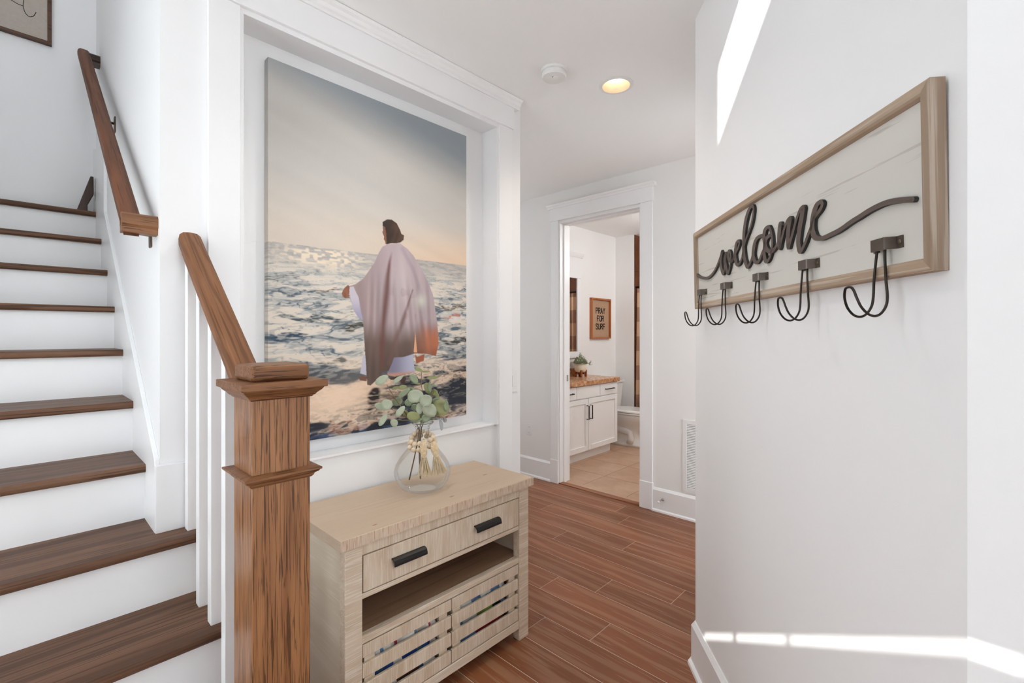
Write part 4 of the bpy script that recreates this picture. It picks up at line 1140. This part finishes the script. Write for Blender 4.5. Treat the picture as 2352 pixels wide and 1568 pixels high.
def catmull(p, k=5):
    out = []
    n = len(p)
    for i in range(n - 1):
        p0, p1, p2, p3 = p[max(i - 1, 0)], p[i], p[i + 1], p[min(i + 2, n - 1)]
        for j in range(k):
            t = j / k
            out.append(tuple(0.5 * (2 * p1[a] + (p2[a] - p0[a]) * t + (2 * p0[a] - 5 * p1[a] + 4 * p2[a] - p3[a]) * t * t + (3 * p1[a] - p0[a] - 3 * p2[a] + p3[a]) * t ** 3) for a in (0, 1)))
    out.append(p[-1])
    return out
def script_stroke(pts):
    """pen stroke: thick on down strokes, thin on up strokes; a solid ribbon"""
    q = catmull(pts)
    n = len(q)
    wd = []
    for i in range(n):
        a, b = q[max(i - 1, 0)], q[min(i + 1, n - 1)]
        dx, dz = b[0] - a[0], b[1] - a[1]
        l = math.hypot(dx, dz) + 1e-9
        wd.append(0.0050 + 0.0042 * ss(0.2, 0.9, -dz / l))
    for _ in range(4):
        wd = [wd[0]] + [(wd[i - 1] + wd[i] + wd[i + 1]) / 3 for i in range(1, n - 1)] + [wd[-1]]
    rings = []
    for i in range(n):
        a, b = q[max(i - 1, 0)], q[min(i + 1, n - 1)]
        dx, dz = b[0] - a[0], b[1] - a[1]
        l = math.hypot(dx, dz) + 1e-9
        nx_, nz_ = -dz / l * wd[i], dx / l * wd[i]
        x, z = q[i]
        rings.append([(x + nx_, -0.0145, z + nz_), (x + nx_, -0.022, z + nz_), (x - nx_, -0.022, z - nz_), (x - nx_, -0.0145, z - nz_)])
    mb = MB().loft(rings)
    for (x, z), w_ in ((q[0], wd[0]), (q[-1], wd[-1])):
        ca = [(x + w_ * math.cos(a), z + w_ * math.sin(a)) for a in [2 * math.pi * k / 12 for k in range(12)]]
        mb.prism(ca, 'y', -0.022, -0.0145)
    return mb
for k in LET:
    o = build(script_stroke(LET[k]), 'letter', 'letter', sg, local=True)
    o.data.materials.append(M['letter_side'])
    for p in o.data.polygons:
        if p.normal.y > -0.7: p.material_index = 1

def hook(tc):
    zc = 0.062
    h = MB()
    # strap: flange, bump, flange
    out = [(-0.034, 0.0), (-0.034, 0.0016), (-0.020, 0.0016), (-0.016, 0.016), (0.016, 0.016), (0.020, 0.0016), (0.034, 0.0016), (0.034, 0.0)]
    pr = [(-0.0365, 0.0145), (-0.0365, 0.0164), (-0.0235, 0.0166), (-0.0185, 0.033), (-0.0165, 0.0352), (0.0165, 0.0352), (0.0185, 0.033), (0.0235, 0.0166), (0.0365, 0.0164), (0.0365, 0.0145), (0.0215, 0.0147), (0.0165, 0.0318), (-0.0165, 0.0318), (-0.0215, 0.0147)]
    mb = MB().prism([(tc + a, -s_) for a, s_ in pr], 'z', zc - 0.011, zc + 0.011)
    st_ = build(mb, 'hook', 'iron_br', sg, local=True)
    for sx in (-0.030, 0.030):
        b_ = MB().lathe([(0.0045, 0), (0.004, 0.0014), (0.0015, 0.002)], 0, 0, 12)
        b_.v = [(tc + sx + x, -0.0162 - z, zc + y) for x, y, z in b_.v]
        build(b_, 'screw', 'bronze', st_, local=True, smooth=True)
    # one bent wire: down, round, up to the loop and back
    half = []
    for a, s_, z in ((0.0090, 0.026, 0.068), (0.0110, 0.029, 0.04), (0.0150, 0.031, 0.0), (0.0180, 0.031, -0.032), (0.0190, 0.034, -0.050), (0.0195, 0.043, -0.064), (0.0200, 0.054, -0.069), (0.0200, 0.066, -0.065), (0.0190, 0.077, -0.052), (0.0170, 0.083, -0.036), (0.0130, 0.0855, -0.022), (0.0065, 0.0865, -0.015)):
        half.append((a, s_, z))
    q = half + [(-a, s_, z) for a, s_, z in half[::-1]]
    p3 = []
    n = len(q)
    for i in range(n - 1):
        g = [q[max(i - 1, 0)], q[i], q[i + 1], q[min(i + 2, n - 1)]]
        for j in range(4):
            t = j / 4
            p3.append(tuple(0.5 * (2 * g[1][a] + (g[2][a] - g[0][a]) * t + (2 * g[0][a] - 5 * g[1][a] + 4 * g[2][a] - g[3][a]) * t * t + (3 * g[1][a] - g[0][a] - 3 * g[2][a] + g[3][a]) * t ** 3) for a in range(3)))
    p3.append(q[-1])
    build(MB().tube([(tc + a, -s_, z) for a, s_, z in p3], 0.0023, 8), 'wire', 'iron', st_, local=True, smooth=True)
for tc in (0.150, 0.3935, 0.6435, 0.889, 1.139):
    hook(tc)

# ================================================================== CEILING AND WALL FIXTURES
sd = thing('smoke_detector', (1.872, 1.493, CEIL - 0.045), 'white round smoke detector on the hall ceiling', 'smoke detector')
build(MB().lathe([(0.066, CEIL), (0.068, CEIL - 0.004), (0.066, CEIL - 0.012), (0.062, CEIL - 0.013)], 1.872, 1.493, 40), 'mounting_ring', 'plastic', sd, smooth=False)
build(MB().lathe([(0.058, CEIL - 0.012), (0.0615, CEIL - 0.018), (0.0625, CEIL - 0.032), (0.058, CEIL - 0.040), (0.030, CEIL - 0.044), (0.001, CEIL - 0.045)], 1.872, 1.493, 40), 'body', 'plastic', sd)
build(MB().lathe([(0.014, CEIL - 0.044), (0.014, CEIL - 0.0475), (0.001, CEIL - 0.048)], 1.868, 1.478, 18), 'test_button', 'trim', sd)
build(MB().lathe([(0.0028, CEIL - 0.0440), (0.0026, CEIL - 0.0458)], 1.85, 1.485, 10), 'indicator', 'slot', sd)

def recessed(LX, LY, label, watts, color):
    rc = thing('recessed_light', (LX, LY, CEIL - 0.006), label, 'ceiling light', 'recessed hall lights')
    build(MB().lathe([(0.074, CEIL - 0.005), (0.092, CEIL - 0.002), (0.092, CEIL), (0.074, CEIL - 0.003), (0.074, CEIL - 0.005)], LX, LY, 40, cap=False), 'trim_ring', 'plastic', rc)
    build(MB().lathe([(0.073, CEIL - 0.004), (0.048, CEIL + 0.055)], LX, LY, 40, cap=False), 'baffle', 'cone', rc, smooth=True)
    build(MB().lathe([(0.001, CEIL + 0.030), (0.025, CEIL + 0.034), (0.042, CEIL + 0.046), (0.047, CEIL + 0.056), (0.001, CEIL + 0.057)], LX, LY, 32, cap=False), 'bulb', 'bulb', rc, smooth=True)
    ld = bpy.data.lights.new('recessed_lamp', 'SPOT')
    ld.energy = watts; ld.color = color; ld.spot_size = math.radians(130); ld.spot_blend = 0.9; ld.shadow_soft_size = 0.05
    lo = bpy.data.objects.new('recessed_lamp', ld); COL.objects.link(lo); lo.parent = rc
    lo.location = (0, 0, -0.006)
    cut = build(MB().lathe([(0.0745, CEIL - 0.05), (0.0745, CEIL + 0.12)], LX, LY, 40), 'cutter', None)
    bo = cl.modifiers.new('hole', 'BOOLEAN'); bo.object = cut; bo.operation = 'DIFFERENCE'; bo.solver = 'EXACT'
    dg = bpy.context.evaluated_depsgraph_get()
    me2 = bpy.data.meshes.new_from_object(cl.evaluated_get(dg))
    cl.modifiers.clear(); cl.data = me2
    bpy.data.objects.remove(cut)
recessed(2.2167, 1.3415, 'lit recessed ceiling light with warm white baffle beside the smoke detector', 14, (1.0, 0.84, 0.68))
recessed(1.20, 1.30, 'added unseen recessed light brightening the sign wall and console', 17, (1.0, 0.98, 0.95))  # out-of-view lamp added to lift the sign wall and console

sw = thing('light_switch', (1.975, YN, 1.07), 'white rocker light switch beside the niche casing', 'light switch')
pl = build(B(1.9475, 2.004, YN - 0.006, YN, 1.072, 1.20), 'plate', 'plastic', sw, bevel=0.002)
build(B(1.96, 1.992, YN - 0.0085, YN - 0.006, 1.104, 1.168), 'rocker', 'plastic', sw, bevel=0.001)
ou = thing('wall_outlet', (XD, 3.11, 0.395), 'white wall outlet left of the bathroom door', 'outlet')
build(B(XD - 0.005, XD, 3.075, 3.145, 0.396, 0.508), 'plate', 'plastic', ou, bevel=0.002)
for zc in (0.425, 0.479):
    f_ = build(B(XD - 0.0075, XD - 0.005, 3.095, 3.125, zc - 0.016, zc + 0.016), 'socket', 'plastic', ou, bevel=0.001)
    for dy in (-0.006, 0.006):
        build(B(XD - 0.0078, XD - 0.0074, 3.11 + dy - 0.001, 3.11 + dy + 0.001, zc - 0.004, zc + 0.006), 'slot', 'slot', f_)
vg = thing('air_vent', (XD, 1.36, 0.20), 'tall white louvred return air vent at the corner by the bathroom door', 'vent')
gb = MB()
gb.box(XD - 0.008, XD, 1.504, 1.534, 0.202, 0.753); gb.box(XD - 0.008, XD, 1.14, 1.17, 0.202, 0.753)
gb.box(XD - 0.008, XD, 1.17, 1.504, 0.202, 0.232); gb.box(XD - 0.008, XD, 1.17, 1.504, 0.723, 0.753)
build(gb, 'frame', 'plastic', vg)
build(B(XD - 0.0015, XD - 0.0005, 1.17, 1.504, 0.232, 0.723), 'backing', 'slot', vg)
lv = MB()
for k in range(40):
    z = 0.234 + k * 0.01225
    lv.add([(XD - 0.006, 1.17, z), (XD - 0.006, 1.504, z), (XD - 0.002, 1.504, z + 0.0085), (XD - 0.002, 1.17, z + 0.0085),
            (XD - 0.005, 1.17, z + 0.0015), (XD - 0.005, 1.504, z + 0.0015)], [(0, 1, 2, 3), (0, 4, 5, 1), (4, 3, 2, 5)])
stuff(build(lv, 'louvre', 'plastic', vg))
ds = thing('door_stop', (XD - 0.017, 1.69, 0.10), 'small steel door stop on the baseboard beside the bathroom door', 'door stop')
def xlathe(prof, y, z, n=14):
    m = MB().lathe(prof, 0, 0, n)
    m.v = [(p[2], y + p[0], z + p[1]) for p in m.v]
    return m
build(xlathe([(0.010, XD - 0.016), (0.010, XD - 0.022), (0.005, XD - 0.025)], 1.69, 0.105), 'base', 'chrome', ds, smooth=True)
build(xlathe([(0.004, XD - 0.022), (0.004, XD - 0.085)], 1.69, 0.105), 'rod', 'chrome', ds, smooth=True)
build(xlathe([(0.007, XD - 0.083), (0.008, XD - 0.092), (0.005, XD - 0.098)], 1.69, 0.105), 'tip', 'plastic', ds, smooth=True)

# framed line drawing at the stair landing
pf = thing('framed_drawing', (-0.19, 3.755, 3.047), 'walnut framed line drawing on beige paper above the stair landing', 'picture')
FX0, FX1, FZ0, FZ1, FY = -0.50, 0.119, 3.047, 3.86, 3.735
build(B(FX0 + 0.01, FX1 - 0.01, FY + 0.004, FY + 0.012, FZ0 + 0.01, FZ1 - 0.01), 'paper', 'paper', pf)
for bx in ((FX0, FX1, FZ0, FZ0 + 0.021), (FX0, FX1, FZ1 - 0.021, FZ1), (FX0, FX0 + 0.018, FZ0 + 0.021, FZ1 - 0.021), (FX1 - 0.018, FX1, FZ0 + 0.021, FZ1 - 0.021)):
    build(B(bx[0], bx[1], FY, 3.754, bx[2], bx[3]), 'frame_bar', 'dfrm', pf, bevel=0.001)
def drawn(pts, r):
    return MB().tube([(x, FY + 0.0035, z) for x, z in catmull(pts, 6)], r, 6)
build(drawn([(-0.14, 3.30), (-0.1, 3.262), (-0.062, 3.240), (-0.03, 3.225), (-0.011, 3.219), (0.006, 3.219)], 0.0016), 'pen_line', 'ink', pf)
build(drawn([(-0.06, 3.40), (-0.02, 3.34), (0.006, 3.27), (0.006, 3.222), (0.012, 3.190), (0.025, 3.173), (0.037, 3.174), (0.048, 3.187), (0.056, 3.209)], 0.0016), 'pen_line', 'ink', pf)

# ================================================================== BATHROOM
VF = 3.0
va = thing('bathroom_vanity', (4.33, 3.23, 0), 'white shaker bathroom vanity cabinet with black pulls', 'vanity')
build(B(3.66, 4.99, VF + 0.02, BYN, 0.105, 0.838), 'body', 'cab', va)
build(B(3.66, 4.93, VF + 0.065, BYN, 0, 0.105), 'toe_kick', 'cab', va)
def shaker(x0, x1, z0, z1, name, w=0.055):
    d = build(B(x0, x1, VF + 0.012, VF + 0.02, z0, z1), name, 'cab', va)
    m = MB(); m.box(x0, x0 + w, VF, VF + 0.013, z0, z1); m.box(x1 - w, x1, VF, VF + 0.013, z0, z1)
    m.box(x0 + w, x1 - w, VF, VF + 0.013, z0, z0 + w); m.box(x0 + w, x1 - w, VF, VF + 0.013, z1 - w, z1)
    build(m, 'door_frame', 'cab', d, bevel=0.002)
    return d
d1 = shaker(3.78, 4.376, 0.11, 0.686, 'door')
d2 = shaker(4.382, 4.986, 0.11, 0.686, 'door')
for d_, xc in ((d1, 4.345), (d2, 4.413)):
    m = MB().tube([(xc, VF + 0.002, 0.46), (xc, VF - 0.03, 0.46), (xc, VF - 0.03, 0.61), (xc, VF + 0.002, 0.61)], 0.006, 6)
    build(m, 'handle', 'black', d_)
e1 = build(B(3.78, 4.15, VF, VF + 0.02, 0.696, 0.83), 'drawer', 'cab', va, bevel=0.002)
build(B(4.157, 4.606, VF, VF + 0.02, 0.696, 0.83), 'false_front', 'cab', va, bevel=0.002)
e2_ = build(B(4.613, 4.986, VF, VF + 0.02, 0.696, 0.83), 'drawer', 'cab', va, bevel=0.002)
for d_, xc in ((e1, 3.99), (e2_, 4.80)):
    m = MB().tube([(xc - 0.085, VF + 0.002, 0.765), (xc - 0.085, VF - 0.028, 0.765), (xc + 0.085, VF - 0.028, 0.765), (xc + 0.085, VF + 0.002, 0.765)], 0.006, 6)
    build(m, 'handle', 'black', d_)
ct = build(B(3.64, 5.005, VF - 0.025, BYN, 0.838, 0.888), 'countertop', 'granite', bevel=0.004)
tag(ct, 'brown speckled granite countertop on the bathroom vanity', 'countertop')
build(B(3.64, 4.79, BYN - 0.02, BYN, 0.888, 0.985), 'backsplash', 'granite', ct)

mi = thing('framed_mirror', (4.2, BYN, 1.10), 'white framed bathroom mirror showing brown tile reflected', 'mirror')
build(B(3.72, 4.80, BYN - 0.012, BYN - 0.008, 1.18, 2.12), 'glass', 'mirror', mi)
m = MB()
m.box(4.79, 4.865, BYN - 0.022, BYN, 1.19, 2.10); m.box(3.66, 3.73, BYN - 0.022, BYN, 1.19, 2.10)
m.box(3.66, 4.865, BYN - 0.022, BYN, 1.11, 1.19)
m.box(3.66, 4.865, BYN - 0.026, BYN, 2.10, 2.36)
build(m, 'frame', 'trim', mi, bevel=0.003)
build(MB().prism([(BYN, 2.36), (BYN - 0.03, 2.36), (BYN - 0.045, 2.385), (BYN - 0.055, 2.41), (BYN, 2.41)], 'x', 3.66, 4.90), 'crown', 'trim', mi)

pr_ = thing('framed_print', (5.31, BYN, 1.345), 'oak framed kraft paper print reading PRAY FOR SURF above the toilet', 'picture')
QX0, QX1, QZ0, QZ1 = 5.085, 5.545, 1.345, 1.878
build(B(QX0 + 0.01, QX1 - 0.01, BYN - 0.012, BYN - 0.004, QZ0 + 0.01, QZ1 - 0.01), 'paper', 'burlap', pr_)
for bx in ((QX0, QX1, QZ0, QZ0 + 0.022), (QX0, QX1, QZ1 - 0.022, QZ1), (QX0, QX0 + 0.022, QZ0 + 0.022, QZ1 - 0.022), (QX1 - 0.022, QX1, QZ0 + 0.022, QZ1 - 0.022)):
    build(B(bx[0], bx[1], BYN - 0.04, BYN, bx[2], bx[3]), 'frame_bar', 'ofrm', pr_, bevel=0.001)
G = {  # block capitals on a 4 x 6 grid: polylines
 'P': [[(0, 0), (0, 6), (2.6, 6), (3.4, 5.2), (3.4, 3.8), (2.6, 3), (0, 3)]],
 'R': [[(0, 0), (0, 6), (2.6, 6), (3.4, 5.2), (3.4, 4), (2.6, 3.2), (0, 3.2)], [(1.9, 3.2), (3.5, 0)]],
 'A': [[(0, 0), (1.75, 6), (3.5, 0)], [(0.6, 1.7), (2.9, 1.7)]],
 'Y': [[(0, 6), (1.75, 3), (3.5, 6)], [(1.75, 3), (1.75, 0)]],
 'F': [[(0, 0), (0, 6), (3.3, 6)], [(0, 3.1), (2.6, 3.1)]],
 'O': [[(0, 1), (0, 5), (0.9, 6), (2.5, 6), (3.4, 5), (3.4, 1), (2.5, 0), (0.9, 0), (0, 1)]],
 'S': [[(3.4, 4.7), (3.3, 5.4), (2.5, 6), (0.9, 6), (0.1, 5.2), (0.2, 4), (3.2, 2.2), (3.4, 1), (2.5, 0), (0.9, 0), (0.1, 0.7), (0, 1.4)]],
 'U': [[(0, 6), (0, 1), (0.9, 0), (2.5, 0), (3.4, 1), (3.4, 6)]],
}
def text_line(word, xc, z0, h, w):
    adv = w * 1.36
    x = xc - (len(word) * adv - (adv - w)) / 2
    for ch in word:
        mb = MB()
        for pl_ in G[ch]:
            P = [(x + a / 3.5 * w, z0 + b / 6 * h) for a, b in pl_]
            for (x0, za), (x1, zb) in zip(P[:-1], P[1:]):
                dx, dz = x1 - x0, zb - za
                l = math.hypot(dx, dz); s_ = w * 0.155
                nx_, nz_ = -dz / l * s_, dx / l * s_
                ex, ez = dx / l * s_ * 0.8, dz / l * s_ * 0.8
                mb.prism([(x0 - ex + nx_, za - ez + nz_), (x1 + ex + nx_, zb + ez + nz_), (x1 + ex - nx_, zb + ez - nz_), (x0 - ex - nx_, za - ez - nz_)], 'y', BYN - 0.0132, BYN - 0.0118)
        build(mb, 'letter', 'ink', pr_)
        x += adv
text_line('PRAY', 5.322, 1.682, 0.068, 0.042)
text_line('FOR', 5.322, 1.578, 0.068, 0.042)
text_line('SURF', 5.322, 1.472, 0.068, 0.042)

# plant on the counter
pp = thing('potted_plant', (4.70, 3.34, 0.888), 'small leafy plant in cream pot on a wooden stand by the mirror', 'plant')
PX, PY, PZ = 4.70, 3.34, 0.888
build(MB().lathe([(0.045, PZ + 0.055), (0.062, PZ + 0.06), (0.072, PZ + 0.085), (0.073, PZ + 0.165), (0.067, PZ + 0.166), (0.064, PZ + 0.150), (0.001, PZ + 0.150)], PX, PY, 28, cap=False), 'pot', 'pot', pp, smooth=True)
sm = MB()
for k in range(4):
    a = math.pi / 4 + k * math.pi / 2
    cx_, cy_ = PX + 0.066 * math.cos(a), PY + 0.066 * math.sin(a)
    leg_ = B(cx_ - 0.011, cx_ + 0.011, cy_ - 0.011, cy_ + 0.011, PZ, PZ + 0.085)
    build(leg_, 'stand_leg', 'pstand', pp, bevel=0.002)
build(B(PX - 0.066, PX + 0.066, PY - 0.009, PY + 0.009, PZ + 0.032, PZ + 0.055), 'stand_bar', 'pstand', pp)
build(B(PX - 0.009, PX + 0.009, PY - 0.066, PY + 0.066, PZ + 0.032, PZ + 0.055), 'stand_bar', 'pstand', pp)
fo = MB(); fo2 = MB()
rp = random.Random(9)
for k in range(900):
    a = rp.uniform(0, 2 * math.pi); q = math.sqrt(rp.random())
    r = 0.088 * q; hz_ = PZ + 0.160 + rp.uniform(0, 0.10) * (1.1 - q * q)
    c = Vector((PX + r * math.cos(a), PY + r * math.sin(a), hz_))
    if k < 26: c = Vector((PX + 0.085 + 0.03 * rp.random(), PY - 0.05 - 0.04 * rp.random(), PZ + 0.14 + 0.05 * rp.random()))
    elif k < 38: c = Vector((PX + 0.02 * rp.random(), PY + 0.02 * rp.random(), PZ + 0.24 + 0.05 * rp.random()))
    d = Vector((rp.uniform(-1, 1), rp.uniform(-1, 1), rp.uniform(-.4, 1))).normalized()
    e = d.orthogonal().normalized(); l, w_ = rp.uniform(0.008, 0.014), rp.uniform(0.004, 0.007)
    (fo if k % 2 else fo2).add([c - d * l, c + e * w_, c + d * l, c - e * w_], [(0, 1, 2, 3)])
stuff(build(fo, 'foliage', 'leaf_c', pp)); stuff(build(fo2, 'pale_foliage', 'leaf_b', pp))

# toilet: tank on the vanity wall, bowl reaching into the room
TX = 5.34
to = thing('toilet', (TX, 3.1, 0), 'white porcelain toilet with closed lid right of the vanity', 'toilet')
build(MB().frustum((TX - 0.195, TX + 0.195, 3.275, BYN - 0.012), 0.40, (TX - 0.225, TX + 0.225, 3.255, BYN - 0.005), 0.765), 'tank', 'porcelain', to, bevel=0.02, segs=3)
build(B(TX - 0.235, TX + 0.235, 3.240, BYN - 0.003, 0.765, 0.800), 'tank_lid', 'porcelain', to, bevel=0.01, segs=3)
def oval(cx, yb, yf, hw, z, n=28, sq=0.85):
    """egg outline: back at yb, front (towards -y) at yf"""
    pts = []
    yc = yb - (yb - yf) * 0.42
    for k in range(n):
        a = 2 * math.pi * k / n
        c_, s_ = math.cos(a), math.sin(a)
        x = cx + hw * math.copysign(abs(c_) ** sq, c_)
        y = yc + (yb - yc) * math.copysign(abs(s_) ** 0.7, s_) if s_ > 0 else yc + (yc - yf) * s_
        pts.append((x, y, z))
    return pts
bw = MB().loft([oval(TX, 3.40, 2.80, 0.125, 0.0), oval(TX, 3.40, 2.80, 0.122, 0.03), oval(TX, 3.40, 2.86, 0.105, 0.08), oval(TX, 3.40, 2.86, 0.100, 0.20), oval(TX, 3.40, 2.80, 0.125, 0.26), oval(TX, 3.40, 2.73, 0.165, 0.32), oval(TX, 3.40, 2.705, 0.182, 0.37), oval(TX, 3.40, 2.70, 0.185, 0.395), oval(TX, 3.40, 2.705, 0.182, 0.402)])
bo_ = build(bw, 'bowl', 'porcelain', to, smooth=True)
tr_ = []
for y, z in ((3.36, 0.36), (3.30, 0.31), (3.22, 0.25), (3.13, 0.205), (3.04, 0.19), (2.98, 0.17), (2.97, 0.10), (2.98, 0.04)):
    tr_.append((TX - 0.085, y, z))
build(MB().tube(tr_, [0.045, 0.047, 0.05, 0.05, 0.045, 0.042, 0.042, 0.044], 14), 'trapway', 'porcelain', bo_, smooth=True)
build(MB().loft([oval(TX, 3.26, 2.695, 0.186, 0.408), oval(TX, 3.26, 2.69, 0.190, 0.412), oval(TX, 3.26, 2.69, 0.190, 0.422), oval(TX, 3.26, 2.695, 0.186, 0.427)]), 'seat', 'porcelain', to)
build(MB().loft([oval(TX, 3.265, 2.695, 0.186, 0.432), oval(TX, 3.265, 2.69, 0.191, 0.437), oval(TX, 3.265, 2.695, 0.188, 0.450), oval(TX, 3.25, 2.72, 0.165, 0.462)]), 'lid', 'porcelain', to, smooth=False)

# shower curtain and rod in front of the tiled alcove
rod = build(MB().tube([(5.755, 3.186, 2.04), (5.755, 1.752, 2.04)], 0.012, 12), 'curtain_rod', 'black', smooth=True)
tag(rod, 'dark shower curtain rod in the tiled alcove', 'curtain rod')
cu = MB()
nf = 120
cols = []
for i in range(nf + 1):
    t = i / nf
    y = 3.184 - 0.62 * t
    x = 5.755 - 0.028 * math.sin(t * 2 * math.pi * 7.0)
    cols.append((x, y))
rows_ = [2.02, 1.6, 1.1, 0.6, 0.25]
vv_ = [(5.755 + (x - 5.755) * (0.6 + 0.4 * k / 4), y - 0.025 * (1 - k / 4), z) for k, z in enumerate(rows_) for x, y in cols]
ff_ = [(k * (nf + 1) + i, k * (nf + 1) + i + 1, (k + 1) * (nf + 1) + i + 1, (k + 1) * (nf + 1) + i) for k in range(4) for i in range(nf)]
cu.v, cu.f = vv_, ff_
cur = build(cu, 'shower_curtain', 'curtain', smooth=True)
so = cur.modifiers.new('thick', 'SOLIDIFY'); so.thickness = 0.002
tag(cur, 'tan and brown striped shower curtain beyond the toilet', 'curtain')
tub = thing('bathtub', (6.2, 2.47, 0), 'white bathtub behind the shower curtain', 'bathtub')
m = MB(); m.box(5.86, 5.90, 1.76, 3.18, 0, 0.48); m.box(5.90, 6.60, 1.76, 3.18, 0, 0.12); m.box(5.90, 6.60, 1.76, 1.82, 0.12, 0.48); m.box(5.90, 6.60, 3.12, 3.18, 0.12, 0.48); m.box(6.55, 6.60, 1.82, 3.12, 0.12, 0.48)
build(m, 'basin', 'porcelain', tub, bevel=0.012)

# unseen ceiling lamp added to brighten the bathroom
vl = thing('bath_fill_light', (5.0, 1.75, CEIL - 0.1), 'added unseen flush ceiling light brightening the bathroom', 'ceiling light')
build(MB().lathe([(0.15, CEIL), (0.15, CEIL - 0.02), (0.14, CEIL - 0.025)], 5.0, 1.75, 32), 'base', 'chrome', vl)
build(MB().lathe([(0.135, CEIL - 0.025), (0.13, CEIL - 0.06), (0.09, CEIL - 0.085), (0.001, CEIL - 0.095)], 5.0, 1.75, 32), 'shade', 'bulb', vl, smooth=True)
ad = bpy.data.lights.new('bath_fill_lamp', 'POINT')
ad.energy = 24; ad.color = (1.0, 0.99, 0.985); ad.shadow_soft_size = 0.25
ao = bpy.data.objects.new('bath_fill_lamp', ad); COL.objects.link(ao); ao.parent = vl; ao.location = (0, 0, -0.28)
